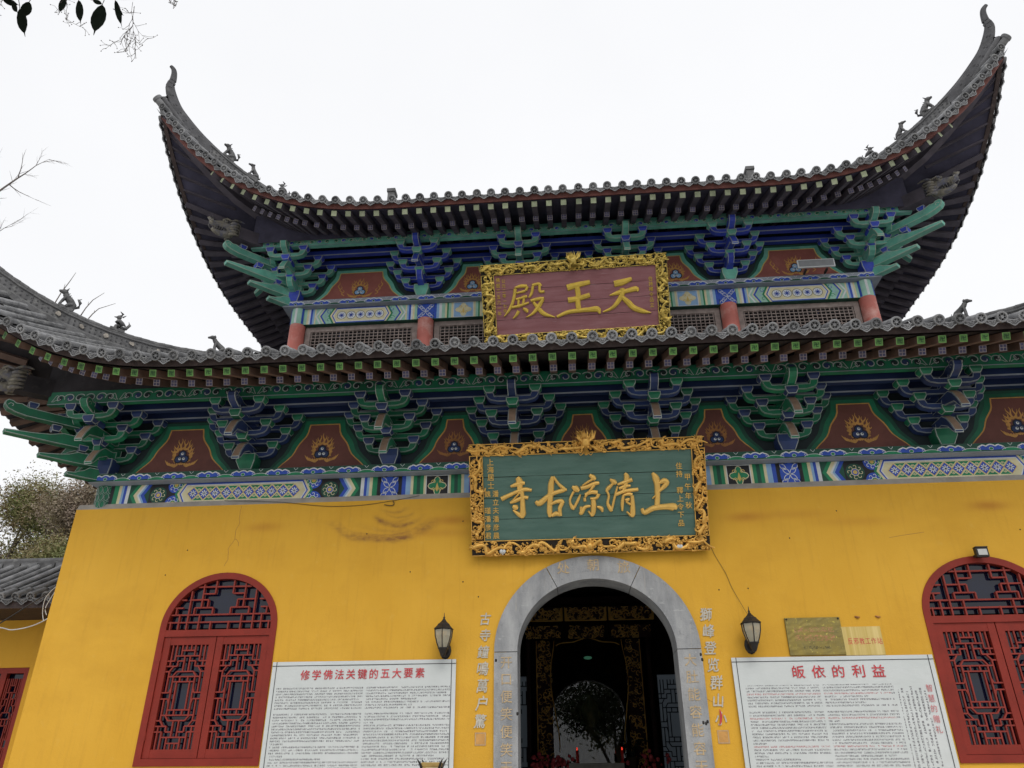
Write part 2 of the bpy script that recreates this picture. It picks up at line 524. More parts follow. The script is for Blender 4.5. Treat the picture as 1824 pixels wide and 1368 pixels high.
    def ball(s, c, r, mi=0, n=8, m=5, rot=None):
        c = Vector(c)
        r = (r, r, r) if not hasattr(r, '__len__') else r
        vs = []
        for i in range(m + 1):
            ph = math.pi * i / m
            for k in range(n):
                t = 2 * math.pi * k / n
                q = Vector((r[0] * math.sin(ph) * math.cos(t), r[1] * math.sin(ph) * math.sin(t), r[2] * math.cos(ph)))
                vs.append(c + (rot @ q if rot else q))
        s.add(vs, [(i * n + k, (i + 1) * n + k, (i + 1) * n + (k + 1) % n, i * n + (k + 1) % n) for i in range(m) for k in range(n)], mi, True)

    def mesh(s, name, mats):
        me = bpy.data.meshes.new(name)
        me.from_pydata(s.v, [], s.f)
        for k in mats:
            me.materials.append(M[k])
        me.polygons.foreach_set('material_index', s.m)
        me.polygons.foreach_set('use_smooth', s.sm)
        me.update()
        return me

    def build(s, name, mats, parent=None, mw=None):
        if isinstance(mats, str): mats = [mats]
        return link(name, s.mesh(name, mats), parent, mw)


def link(name, me, parent=None, mw=None):
    o = bpy.data.objects.new(name, me)
    COL.objects.link(o)
    if parent: o.parent = parent
    if mw is not None: o.matrix_local = mw
    return o


def empty(name, loc=(0, 0, 0), parent=None, rz=0.):
    o = bpy.data.objects.new(name, None)
    COL.objects.link(o)
    o.location = loc
    o.rotation_euler = (0, 0, rz)
    o.empty_display_size = .2
    if parent: o.parent = parent
    return o


def tag(o, label, cat, group=None, kind=None):
    o['label'] = label
    o['category'] = cat
    if group: o['group'] = group
    if kind: o['kind'] = kind
    return o


def inset(poly, t):
    n = len(poly)
    ar = sum(poly[i][0] * poly[(i + 1) % n][1] - poly[(i + 1) % n][0] * poly[i][1] for i in range(n))
    sg = 1 if ar > 0 else -1
    out = []
    for i in range(n):
        (ax, ay), (bx, by), (cx, cy) = poly[i - 1], poly[i], poly[(i + 1) % n]
        d1 = Vector((bx - ax, by - ay)); d2 = Vector((cx - bx, cy - by))
        d1 = d1.normalized() if d1.length > 1e-9 else Vector((1, 0)); d2 = d2.normalized() if d2.length > 1e-9 else d1
        n1 = Vector((-d1.y, d1.x)) * sg; n2 = Vector((-d2.y, d2.x)) * sg
        b = n1 + n2
        k = max(.45, 1 + n1.dot(n2))
        b = b / k
        out.append((bx + b.x * t, by + b.y * t))
    return out


def smooth_path(pts, sub=5):
    """Catmull-Rom through points of any dimension"""
    out = []
    n = len(pts)
    for i in range(n - 1):
        p0, p1, p2, p3 = pts[max(i - 1, 0)], pts[i], pts[i + 1], pts[min(i + 2, n - 1)]
        for k in range(sub):
            t = k / sub
            out.append(tuple(.5 * ((2 * b) + (-a + c) * t + (2 * a - 5 * b + 4 * c - d) * t * t + (-a + 3 * b - 3 * c + d) * t ** 3)
                             for a, b, c, d in zip(p0, p1, p2, p3)))
    out.append(tuple(pts[-1]))
    return out


FRONT = lambda u, v, wv: (u, -wv, v)            # drawing plane facing the forecourt


def frame_matrix(o, x, y, z):
    m = Matrix((x, y, z)).transposed().to_4x4()
    m.translation = Vector(o)
    return m


_glyphs = {}


def glyph(ch, off=.012):
    """mesh data of one written character, unit size, centred, flat in x/y"""
    key = (ch, off)
    if key not in _glyphs:
        c = bpy.data.curves.new('glyph', 'FONT')
        c.body = ch
        c.offset = off
        c.resolution_u = 2
        o = bpy.data.objects.new('glyph', c)
        COL.objects.link(o)
        me = bpy.data.meshes.new_from_object(o.evaluated_get(bpy.context.evaluated_depsgraph_get()))
        bpy.data.objects.remove(o)
        vs = [v.co.copy() for v in me.vertices]
        fs = [list(p.vertices) for p in me.polygons]
        bpy.data.meshes.remove(me)
        xs = [v.x for v in vs]; ys = [v.y for v in vs]
        cx, cy = (min(xs) + max(xs)) / 2, (min(ys) + max(ys)) / 2
        _glyphs[key] = ([(v.x - cx, v.y - cy) for v in vs], fs)
    return _glyphs[key]


def character(ch, size, u, v, fn, depth, matname, parent, off=.012, sx=1., name='character', slant=0.):
    pts, fs = glyph(ch, 0.)
    b = MB()
    sh = ((0, 0),) if off < .004 else ((off, off * .5), (-off, -off * .5), (off * .4, -off), (-off * .4, off))
    for ci, (ox, oy) in enumerate(sh):
        one_character(b, pts, fs, size, u + ox * size, v + oy * size, fn, depth + .0004 * ci, sx, slant)
    return b.build(name, matname, parent)


def one_character(b, pts, fs, size, u, v, fn, depth, sx, slant):
    """one raised character: top face plus side walls"""
    vs = [fn(u + (px * sx + py * slant) * size, v + py * size, depth) for px, py in pts]
    lo = [fn(u + (px * sx + py * slant) * size, v + py * size, 0) for px, py in pts]
    n = len(pts)
    cnt = {}
    for f in fs:
        for i in range(len(f)):
            e = (f[i], f[(i + 1) % len(f)])
            cnt[e] = cnt.get(e, 0) + 1
    edges = [e for e in cnt if (e[1], e[0]) not in cnt]
    b.add(vs + lo, fs, 0)
    if depth > .003:
        b.add(vs + lo, [(e[1], e[0], n + e[0], n + e[1]) for e in edges], 0)


def brush(b, strokes, fn, h, mi=0):
    """brush strokes (u, v, half-width) as rounded ridges"""
    for si, st in enumerate(strokes):
        p = smooth_path(st, 4)
        m = len(p)
        vs = []
        hh = h * (1 + .05 * (si % 5))
        for i, (u, v, wd) in enumerate(p):
            a, c = p[max(i - 1, 0)], p[min(i + 1, m - 1)]
            dx, dy = c[0] - a[0], c[1] - a[1]
            l = math.hypot(dx, dy) or 1
            nx, ny = -dy / l, dx / l
            wd = max(wd, .002)
            for q, k in ((-1, 0), (-.72, .75), (0, 1), (.72, .75), (1, 0)):
                vs.append(fn(u + nx * wd * q, v + ny * wd * q, hh * k if k else -.002))
        fs = [(i * 5 + k, i * 5 + k + 1, i * 5 + 6 + k, i * 5 + 5 + k) for i in range(m - 1) for k in range(4)]
        b.add(vs, fs, mi, False)
        for base, s_ in ((0, 1), ((m - 1) * 5, -1)):
            b.add(vs[base:base + 5], [[0, 1, 2, 3, 4] if s_ > 0 else [4, 3, 2, 1, 0]], mi)


# ------------------------------------------------------------------ setting
b = MB()
b.box((-400, -400, -.3), (400, 400, 0))
g_ = b.build('ground', 'ground_stone')
g_['kind'] = 'structure'; g_['label'] = 'pale stone forecourt in front of the temple hall'

# ------------------------------------------------------------------ temple hall
HALL = empty('temple_hall', (0, 0, 0))
tag(HALL, 'yellow walled temple hall with two tiers of upswept grey tile roofs', 'temple')


class Roof:
    A, FL, P = 4.2, .42, 2.9

    def __init__(s, hx, y0, y1, z0, dtop, H):
        s.hx, s.y0, s.y1, s.z0, s.dtop, s.H = hx, y0, y1, z0, dtop, H
        s.yc, s.hy = (y0 + y1) / 2, (y1 - y0) / 2

    def L(s, k): return s.hx if k in (0, 3) else s.hy
    def S(s, d): return .40 * d + (.018 * d * d if d > 0 else 0)
    def t(s, a): return max(0., (s.A - a) / (s.A + s.FL))
    def de(s, k, sx): return -s.FL * s.t(s.L(k) - abs(sx)) ** 2

    def pt(s, k, sx, d, off=0.):
        z = s.z0 + s.S(d) + s.H * s.t(s.L(k) - abs(sx)) ** s.P + off
        if k == 0: return Vector((sx, s.y0 + d, z))
        if k == 1: return Vector((-s.hx + d, s.yc - sx, z))
        if k == 2: return Vector((s.hx - d, s.yc + sx, z))
        return Vector((-sx, s.y1 - d, z))

    def dmax(s, k, sx): return min(s.L(k) - abs(sx), s.dtop)

    def stations(s, k, pitch, inset_=0.):
        """sx values at equal arc length along the eave curve, mirrored about the middle"""
        L = s.L(k) + s.FL
        out, acc, sx = [], 0., 0.
        st = .01
        last = s.pt(k, 0, s.de(k, 0))
        nxt = pitch / 2
        while sx < L - inset_:
            sx += st
            q = s.pt(k, sx, s.de(k, min(sx, L)))
            acc += (q - last).length
            last = q
            if acc >= nxt:
                out.append(sx); nxt += pitch
        return [-q for q in reversed(out)] + out

    def frame(s, k, sx, d=None, off=0.):
        e = .02
        if d is None: d = s.de(k, sx)
        L = s.L(k) + s.FL
        a, c = max(-L, sx - e), min(L, sx + e)
        T = (s.pt(k, c, s.de(k, c)) - s.pt(k, a, s.de(k, a))).normalized()
        I = (s.pt(k, sx, d + .1) - s.pt(k, sx, d))
        I = (I - T * I.dot(T)).normalized()
        N = T.cross(I)
        return s.pt(k, sx, d) + N * off, T, I, N


def round_tile_mesh():
    b = MB()
    n = 14
    f = lambda x, z, h: (x, -h, z)
    b.lathe([(.0, .016), (.018, .020), (.024, .006)], n, f, 0, False)
    b.lathe([(.024, .006), (.044, .006)], n, f, 1, False)  # groove ring in a darker tone: recess shade put into the colour
    b.lathe([(.044, .006), (.049, .022), (.066, .022), (.071, .014), (.071, -.02), (.06, -.03)], n, f, 0, False)
    for k in range(6):
        t = math.pi * k / 3 + .3
        b.ball((.034 * math.cos(t), -.012, .034 * math.sin(t)), .0085, 0, 5, 3)
    m = 8
    vs = []
    for y, r in ((.015, .060), (.30, .064), (.31, .058)):
        for i in range(m + 1):
            t = math.pi * i / m
            vs.append((r * math.cos(t), y, r * math.sin(t) * 1.05))
    b.add(vs, [(j * (m + 1) + i, j * (m + 1) + i + 1, (j + 1) * (m + 1) + i + 1, (j + 1) * (m + 1) + i) for j in range(2) for i in range(m)], 0, True)
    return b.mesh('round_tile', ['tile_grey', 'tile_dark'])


def drip_tile_mesh():
    b = MB()
    half = [(.098, .030), (.094, -.012), (.078, -.040), (.052, -.050), (.034, -.068), (.0, -.086)]
    top = [(-.06, .010), (0, 0), (.06, .010)]
    poly = [(-x, z) for x, z in half[:-1]] + [half[-1]] + [(x, z) for x, z in reversed(half[:-1])] + list(reversed(top))
    f = lambda u, v, wv: (u, -wv - v * -.30, v)
    b.prism(poly, f, -.012, .004, 1)  # dark inner face: shade inside the rim is painted in by colour
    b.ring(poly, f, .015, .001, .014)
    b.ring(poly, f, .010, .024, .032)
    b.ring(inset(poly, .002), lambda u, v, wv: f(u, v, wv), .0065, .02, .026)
    for cx, cz, r in ((0, -.03, .014), (.04, -.015, .010), (-.04, -.015, .010), (0, -.055, .008)):
        b.ball((cx, -.006 + cz * .3, cz), r, 0, 6, 3)
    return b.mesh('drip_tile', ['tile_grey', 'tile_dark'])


def rafter_mesh(kind):
    """unit-long rafter, end face at y=0"""
    b = MB()
    s_ = .047
    b.box((-s_, 0, -s_), (s_, 1, s_), 0)
    sq = [(-s_, -s_), (s_, -s_), (s_, s_), (-s_, s_)]
    b.poly(sq, FRONT, .0015, 1)
    b.ring(sq, FRONT, .0025, .001, .009, 2)
    if kind == 'fly_low':
        for st in ([(-.025, .022), (.0, .022), (0, -.022), (.025, -.022)], [(-.025, -.018), (-.025, .005), (.026, .005), (.026, .026)]):
            b.ribbon(st, .011, FRONT, .003, 3)
        mats = ['rafter_wood', 'rafter_green', 'rafter_green_rim', 'rafter_green_ink']
    elif kind == 'fly_up':
        mats = ['rafter_up', 'rafter_pale', 'rafter_pale', 'rafter_green_ink']
    else:
        for st in ([(-.038, 0), (.038, 0)], [(0, -.038), (0, .038)]):
            b.ribbon(st, .008, FRONT, .003, 2)
        mats = ['rafter_wood' if kind == 'raft_low' else 'rafter_up', 'rafter_blue', 'rafter_line', 'rafter_line']
    return b.mesh('rafter', mats)


TILE, DRIP = round_tile_mesh(), drip_tile_mesh()


def beast_mesh(kind):
    b = MB()
    if kind == 'lion':
        b.tube([(-.10, 0, .0), (-.09, 0, .10), (-.02, 0, .17), (.06, 0, .22), (.10, 0, .26)], [.06, .075, .07, .06, .05], 7)
        b.ball((.13, 0, .30), (.07, .05, .055)); b.ball((.19, 0, .285), (.04, .032, .03))
        for sgn in (-1, 1):
            b.tube([(.07, .035 * sgn, .20), (.10, .035 * sgn, .10), (.11, .035 * sgn, 0)], [.03, .024, .026], 6)
            b.tube([(-.09, .045 * sgn, .09), (-.02, .05 * sgn, .05), (.0, .05 * sgn, 0)], [.04, .034, .03], 6)
            b.tube([(.11, .03 * sgn, .33), (.09, .045 * sgn, .39)], [.018, .006], 5)
        b.tube([(-.12, 0, .05), (-.20, 0, .12), (-.19, 0, .22), (-.14, 0, .27), (-.18, 0, .31)], [.03, .026, .03, .024, .008], 6)
        for k in range(5):
            b.tube([(.07 - .03 * k, 0, .27 - .03 * k), (.03 - .03 * k, 0, .32 - .03 * k)], [.02, .005], 5)
    elif kind == 'dog':
        b.tube([(-.12, 0, .03), (-.08, 0, .10), (.0, 0, .17), (.06, 0, .25), (.08, 0, .30)], [.055, .065, .06, .05, .045], 7)
        b.ball((.11, 0, .33), (.065, .045, .045)); b.tube([(.13, 0, .33), (.21, 0, .31)], [.035, .02], 6)
        for sgn in (-1, 1):
            b.tube([(.05, .03 * sgn, .20), (.08, .03 * sgn, .10), (.09, .03 * sgn, 0)], [.03, .022, .026], 6)
            b.tube([(-.10, .04 * sgn, .07), (-.03, .045 * sgn, .04), (.0, .045 * sgn, 0)], [.038, .03, .025], 6)
            b.tube([(.08, .035 * sgn, .36), (.06, .05 * sgn, .32)], [.016, .012], 5)
        b.tube([(-.13, 0, .02), (-.19, 0, .05), (-.18, 0, .12)], [.025, .02, .008], 5)
    else:
        b.tube([(0, 0, 0), (0, 0, .08), (.02, 0, .16), (.0, 0, .22)], [.075, .07, .055, .04], 7)
        b.ball((.02, 0, .27), (.048, .042, .05)); b.tube([(.05, 0, .27), (.11, 0, .255)], [.022, .006], 5)
        b.tube([(.0, 0, .31), (-.03, 0, .37), (.03, 0, .41)], [.03, .022, .006], 5)
        b.tube([(-.04, 0, .30), (-.09, 0, .36)], [.018, .006], 5)
        for sgn in (-1, 1):
            b.tube([(.0, .05 * sgn, .18), (-.06, .07 * sgn, .12), (-.13, .05 * sgn, .10)], [.035, .04, .01], 6)
            b.tube([(.03, .03 * sgn, .08), (.05, .035 * sgn, 0)], [.03, .03], 5)
        b.tube([(-.05, 0, .06), (-.15, 0, .08), (-.20, 0, .18), (-.17, 0, .24)], [.03, .035, .03, .008], 6)
    b.box((-.14, -.06, -.05), (.13, .06, .01))
    return b.mesh('ridge_beast', ['ridge_grey'])


BEAST = {k: beast_mesh(k) for k in ('lion', 'dog', 'bird')}


def dragon_head_mesh():
    """carved beam end: snout, jaws, horns, mane; pointing along -y"""
    b = MB()
    b.box((-.10, .02, -.13), (.10, .16, .14))
    # skull, long snout with curled nose, open lower jaw
    b.tube(smooth_path([(0, .06, .03), (0, -.06, .06), (0, -.18, .05), (0, -.30, .03), (0, -.37, .06)], 3), [.13, .135, .13, .12, .11, .10, .09, .08, .075, .07, .06, .05, .04], 9, squash=.75)
    b.tube(smooth_path([(0, .0, -.08), (0, -.12, -.12), (0, -.24, -.125), (0, -.32, -.09)], 3), [.085, .08, .075, .07, .06, .055, .05, .045, .04, .025], 8, squash=.8)
    b.ball((0, -.12, -.03), (.07, .14, .035), 1, 8, 5)
    b.tube([(0, -.35, .07), (0, -.39, .11), (0, -.35, .14), (0, -.31, .12)], [.035, .04, .032, .012], 6)
    for sg in (-1, 1):
        b.ball((.075 * sg, -.10, .125), .034, 0, 8, 6); b.ball((.098 * sg, -.115, .128), .014, 1, 6, 4)
        b.tube([(.04 * sg, -.16, .14), (.09 * sg, -.10, .175), (.11 * sg, -.02, .16)], [.016, .026, .012], 6)
        b.tube(smooth_path([(.05 * sg, -.02, .15), (.08 * sg, .06, .22), (.07 * sg, .15, .25), (.09 * sg, .22, .23)], 3), [.03, .03, .028, .027, .025, .022, .02, .016, .012, .006], 6)
        for k in range(5):
            z = .10 - .06 * k
            b.tube(smooth_path([(.085 * sg, -.02, z), (.13 * sg, .03, z + .012), (.125 * sg, .10, z + .03), (.09 * sg, .155, z + .05)], 2), [.028, .030, .030, .028, .022, .014, .008], 6)
        for k in range(5):
            b.tube([(.055 * sg, -.10 - .045 * k, -.01), (.055 * sg, -.105 - .045 * k, -.055)], [.013, .003], 5)
            b.tube([(.048 * sg, -.12 - .04 * k, -.085), (.048 * sg, -.12 - .04 * k, -.05)], [.010, .003], 5)
        b.tube(smooth_path([(.05 * sg, -.33, .05), (.10 * sg, -.36, .03), (.12 * sg, -.30, -.02), (.13 * sg, -.22, .0)], 2), [.013, .013, .012, .011, .009, .006, .003], 5)
    for k in range(5):
        b.tube([(0, .10 - .06 * k, .15 + .01 * k), (0, .15 - .06 * k, .21 + .008 * k)], [.025, .005], 5)
    return b.mesh('dragon_head', ['dragon_paint', 'dragon_dark'])


DRAGON = dragon_head_mesh()


def build_roof(name, rf, low, sides, beasts):
    root = empty(name, (0, 0, 0), HALL)
    fly_me = rafter_mesh('fly_low' if low else 'fly_up')
    raf_me = rafter_mesh('raft_low' if low else 'raft_up')
    for k in sides:
        L = rf.L(k)
        n = 90
        # pan-tile deck and board soffit under it
        dk, sf = MB(), MB()
        cols = [-(L + rf.FL) + 2 * (L + rf.FL) * i / n for i in range(n + 1)]
        rows = 8
        vs, vs2 = [], []
        for sx in cols:
            d0, d1 = rf.de(k, sx), max(rf.dmax(k, sx), rf.de(k, sx))
            for j in range(rows + 1):
                d = d0 + (d1 - d0) * j / rows
                vs.append(rf.pt(k, sx, d))
                dd = max(d, min(d0 + .07, d1))
                vs2.append(rf.pt(k, sx, dd, -.155))
        fs = [(i * (rows + 1) + j, (i + 1) * (rows + 1) + j, (i + 1) * (rows + 1) + j + 1, i * (rows + 1) + j + 1) for i in range(n) for j in range(rows)]
        dk.add(vs, fs, 0, True)
        dk.build('pan_tiles', 'tile_dark', root)
        sf.add(vs2, [tuple(reversed(f)) for f in fs], 0, True)
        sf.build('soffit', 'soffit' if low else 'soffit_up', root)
        # eave board: a moulded strip that follows the curve
        eb = MB()
        vs = []
        sec = ((.035, -.028), (.035, -.118), (.10, -.128), (.10, -.028)) if low else ((.03, -.02), (.03, -.125), (.10, -.14), (.10, -.02))
        ok = [sx for sx in cols if L + rf.FL - abs(sx) > .02]
        for sx in ok:
            o, T, I, N = rf.frame(k, sx)
            for a, c in sec:
                vs.append(o + I * a + N * c)
        eb.add(vs, [(i * 4 + j, i * 4 + (j + 1) % 4, i * 4 + 4 + (j + 1) % 4, i * 4 + 4 + j) for i in range(len(ok) - 1) for j in range(4)])
        eb.build('eave_board', 'board_brown' if low or k else 'board_red', root)
        # eave tiles and tile rows
        pitch = .247
        st = rf.stations(k, pitch, .06)
        vis = lambda sx: True if k == 0 else ((sx > 0) if k == 1 else (sx < 0))
        for i, sx in enumerate(st):
            if not vis(sx) and low: continue
            jt = lambda q: random.uniform(-q, q)
            o, T, I, N = rf.frame(k, sx + jt(.006), off=.022)
            mtx = frame_matrix(o - I * .02 + N * jt(.005), T, I, N) @ Matrix.Rotation(jt(.05), 4, 'Z') @ Matrix.Rotation(jt(.3), 4, 'Y')
            link('round_tile', TILE, root, mtx)
            d0, d1 = rf.de(k, sx) + .28, rf.dmax(k, sx)
            if d1 - d0 > .15:
                tb = MB()
                m = 6
                vs = []
                cuts = []
                d = d0
                while d < d1 - .05:
                    cuts.append((d, .0625)); cuts.append((min(d + .285, d1), .0615)); cuts.append((min(d + .287, d1), .0555)); d += .30
                for d, r in cuts:
                    q = rf.pt(k, sx, d)
                    q2 = rf.pt(k, sx, d + .05)
                    I2 = (q2 - q).normalized(); T2 = (rf.frame(k, sx)[1])
                    N2 = T2.cross(I2).normalized()
                    for j in range(m + 1):
                        t = math.pi * j / m
                        vs.append(q + T2 * (r * math.cos(t)) + N2 * (r * math.sin(t) + .02))
                tb.add(vs, [(a * (m + 1) + j, a * (m + 1) + j + 1, (a + 1) * (m + 1) + j + 1, (a + 1) * (m + 1) + j)
                            for a in range(len(cuts) - 1) for j in range(m)], 0, False)
                tb.build('tile_row', 'tile_grey', root)
            if i + 1 < len(st) and (vis(st[i + 1]) or not low):
                sm = (sx + st[i + 1]) / 2
                o, T, I, N = rf.frame(k, sm, off=-.008)
                mtx = frame_matrix(o - I * .012 + N * jt(.005), T, I, N) @ Matrix.Rotation(jt(.06), 4, 'Z') @ Matrix.Rotation(jt(.05), 4, 'Y')
                link('drip_tile', DRIP, root, mtx)
        # rafters: two layers, fanning towards the hip near the corner
        for layer, (me, d0, d1, off) in enumerate(((fly_me, .11, .80, -.222), (raf_me, .64, 2.0, -.315))):
            for sx in rf.stations(k, .25, .42 + .30 * layer):
                if not vis(sx) and low: continue
                a = L - abs(sx)
                if a < ((.72, .98)[layer] if k == 0 else (.55, 1.25)[layer]): continue
                a0 = 2.4
                fan = lambda q: sx if a > a0 else math.copysign(L - (a + (a0 - a) * q), sx)
                de = rf.de(k, sx)
                p0 = rf.pt(k, fan(.0 if layer == 0 else .30), de + d0, off)
                p1 = rf.pt(k, fan(.30 if layer == 0 else .82), de + d1 if a > a0 else max(de, -.2) + d1, off)
                if layer == 1 and a < a0:
                    p0.z -= .10 * (a0 - a) / a0; p1.z -= .10
                T = rf.frame(k, sx)[1]
                Y = p1 - p0
                ln = Y.length
                Y.normalize()
                X = (T - Y * T.dot(Y)).normalized()
                Z = X.cross(Y)
                mtx = frame_matrix(p0, X, Y, Z) @ Matrix.Diagonal((1, ln, 1, 1))
                link('flying_rafter' if layer == 0 else 'rafter', me, root, mtx)
        # purlin filler above the outer beam
    # hips
    for sg in (-1, 1):
        hp = lambda a, off=0.: Vector((sg * (rf.hx - a), rf.y0 + a, rf.z0 + rf.S(a) + rf.H * rf.t(a) ** rf.P + off))
        As = [rf.dtop - (rf.dtop + rf.FL - .05) * i / 46 for i in range(47)]
        dg = Vector((sg * 1, 1, 0)).normalized()          # across the hip
        rb = MB()
        vs = []
        prof = [(-.10, -.04), (-.10, .05), (-.075, .07), (-.06, .09), (-.06, .22), (-.08, .235), (-.08, .262), (-.05, .275),
                (.05, .275), (.08, .262), (.08, .235), (.06, .22), (.06, .09), (.075, .07), (.10, .05), (.10, -.04)]
        As2 = [a for a in As if a > .30]
        for i, a in enumerate(As2):
            q = hp(a)
            jit = .006 * math.sin(i * 2.3)
            for u, v in prof: vs.append(q + dg * (u + jit * .5) + Vector((0, 0, v + jit)))
        n = len(prof)
        rb.add(vs, [(i * n + j, i * n + (j + 1) % n, i * n + n + (j + 1) % n, i * n + n + j) for i in range(len(As2) - 1) for j in range(n)])
        rb.add(vs[-n:], [list(range(n))])
        for i in range(len(As2) - 1):
            rb.tube([hp(As2[i], .298 + .004 * (i % 3)), hp(As2[i + 1], .298 + .004 * ((i + 1) % 3))], [.052, .047], 7)
        # pierced dots and section joints on both faces
        for i in range(int((As2[0] - As2[-1]) / .055)):
            a = As2[-1] + .03 + i * .055
            q = hp(a)
            tdir = (hp(a - .05) - hp(a + .05)).normalized()
            for s2 in (-1, 1):
                for hz in (.12, .19):
                    c = q + dg * (s2 * .062) + Vector((0, 0, hz + .006 * math.sin(i * 1.7)))
                    rb.bar(c - tdir * .011, c + tdir * .011, .014, .022, Vector((0, 0, 1)), 1)
                if i % 7 == 0:
                    rb.bar(q + dg * (s2 * .061) + Vector((0, 0, .075)), q + dg * (s2 * .061) + Vector((0, 0, .235)), .014, .012, tdir, 1)
        rb.build('hip_ridge', ['ridge_grey', 'tile_dark'], root)
        # mortar patches
        if low:
            for a in (1.0, 1.25, 1.5, 1.78, 2.06, 2.5):
                q = hp(a)
                for s2 in (-1,) if sg > 0 else (1,):
                    s2 = -1
                    pm = MB()
                    tdir = (hp(a - .05) - hp(a + .05)).normalized()
                    c = q + dg * (s2 * .082) + Vector((0, 0, .14 + .03 * random.random()))
                    e1, e2 = tdir * .045, Vector((0, 0, 1)) * .04
                    pts = []
                    for k2 in range(9):
                        t = k2 / 9 * 6.283
                        r = random.uniform(.6, 1.2)
                        pts.append(c + e1 * (r * math.cos(t)) + e2 * (r * math.sin(t)))
                    pm.add(pts + [p_ + dg * (-s2 * .02) for p_ in pts], [list(range(9))] + [(i, (i + 1) % 9, 9 + (i + 1) % 9, 9 + i) for i in range(9)])
                    pm.build('mortar_patch', 'patch_mortar', root)
        # horn at the end of the hip
        hb = MB()
        c0 = hp(-rf.FL)
        o_ = Vector((sg * 1, -1, 0)).normalized()
        key = [(hp(.34, .13), .150, .062), (hp(.14, .15), .140, .060), (hp(-.06, .21), .120, .054), (hp(-.22, .31), .092, .046), (c0 + Vector((0, 0, .46)) - o_ * .115, .064, .040),
               (c0 + Vector((0, 0, .66)) - o_ * .125, .046, .034), (c0 + Vector((0, 0, .84)) - o_ * .118, .036, .030), (c0 + Vector((0, 0, .94)) - o_ * .09, .030, .026), (c0 + Vector((0, 0, .985)) - o_ * .03, .018, .02)]
        sw = smooth_path([(*k_[0], k_[1], k_[2]) for k_ in key], 4)
        vs = []
        mm = len(sw)
        tops = []
        for i, q in enumerate(sw):
            c = Vector(q[:3]); a_, e_ = Vector(sw[max(i - 1, 0)][:3]), Vector(sw[min(i + 1, mm - 1)][:3])
            td = (e_ - a_).normalized()
            nn = td.cross(dg).normalized()
            if nn.z < 0: nn = -nn
            if nn.dot(o_) > .2: nn = nn if td.z < .7 else -nn if nn.dot(o_) > 0 else nn
            hh, th = q[3], q[4]
            for u, v in ((-1, -.8), (-.7, -1), (.7, -1), (1, -.8), (1, .75), (.7, 1), (-.7, 1), (-1, .75)):
                vs.append(c + dg * (u * th) + nn * (v * hh))
            tops.append(c + nn * (hh + .01))
            if 2 < i < mm - 12 and i % 2 == 0:
                for s2 in (-1, 1):
                    for f_ in (-.3, .25):
                        p_ = c + dg * (s2 * (th + .001)) + nn * (hh * f_)
                        hb.bar(p_ - td * .014, p_ + td * .014, .014, .024, nn, 1)
        hb.add(vs, [(i * 8 + j, i * 8 + (j + 1) % 8, i * 8 + 8 + (j + 1) % 8, i * 8 + 8 + j) for i in range(mm - 1) for j in range(8)])
        hb.add(vs[:8], [list(range(8))]); hb.add(vs[-8:], [list(range(8))])
        hb.tube(tops, [.044 - .030 * i / (mm - 1) for i in range(mm)], 7)
        hb.tube([tuple(hp(.05, .05)), tuple(c0 + Vector((0, 0, .12)) - o_ * .05), tuple(c0 + Vector((0, 0, .26)) - o_ * .16)], [.07, .075, .03], 7)
        hb.build('roof_horn', ['horn_grey', 'tile_dark'], root)
        zz = Vector((0, 0, 1)); tt = (c0 - hp(-rf.FL + .2)).normalized()
        xx = tt.cross(zz).normalized()
        link('round_tile', TILE, root, frame_matrix(c0 + tt * .03 + zz * .05, xx, -tt, xx.cross(-tt)) @ Matrix.Scale(1.25, 4))
        # hip beams: a level one with a carved head and a steep upper one
        bm = MB()
        zl = rf.z0 + .19
        ctr = lambda a, z: Vector((sg * (rf.hx - a), rf.y0 + a, z))
        bm.bar(ctr(2.3, zl + .10), ctr(.84, zl), .20, .26)
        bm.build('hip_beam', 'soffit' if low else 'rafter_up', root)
        ub = MB()
        pa = [2.0, 1.5, 1.1, .8, .5, .2, 0, -.18, -.32]
        pv = []
        for a in pa:
            q = hp(a)
            lowz = q.z - .22 - .25 * max(0, min(1, (a + .3) / 1.2))
            for u, v in ((-.08, lowz), (.08, lowz), (.08, q.z - .12), (-.08, q.z - .12)):
                pv.append(Vector((q.x, q.y, v)) + dg * u)
        ub.add(pv, [(i * 4 + j, i * 4 + (j + 1) % 4, i * 4 + 4 + (j + 1) % 4, i * 4 + 4 + j) for i in range(len(pa) - 1) for j in range(4)] + [(0, 1, 2, 3), tuple(range(len(pv) - 4, len(pv)))])
        ub.build('upper_hip_beam', 'soffit' if low else 'rafter_up', root)
        dh = link('dragon_head', DRAGON, root, frame_matrix(ctr(.80, zl + .01), Vector((sg * -1 * -1, 1, 0)).normalized() if False else Vector((1, sg * 1, 0)).normalized() , Vector((-sg, 1, 0)).normalized() if True else None, Vector((0, 0, 1))))
        # fanned battens on the corner soffit
        for kk, ss in ((0, sg), (1 if sg < 0 else 2, -sg)):
            for ae in (.55, .36, .18, .02, -.12, -.24):
                sx = ss * (rf.L(kk) - ae)
                q1 = rf.pt(kk, sx, rf.de(kk, sx) + .12, -.172)
                mid_a = ae + .50
                q0 = rf.pt(kk, ss * (rf.L(kk) - mid_a), min(mid_a - .06, rf.de(kk, sx) + .95), -.172)
                bt = MB(); bt.bar(q0, q1, .055, .036); bt.build('corner_batten', 'rafter_wood' if low else 'rafter_up', root)
        # filler under the fan of rafters, over the corner brackets
        fb = MB()
        ccol = 1.78
        pts_in = [ctr(ccol, zl - .12), ctr(ccol, zl + .42)]
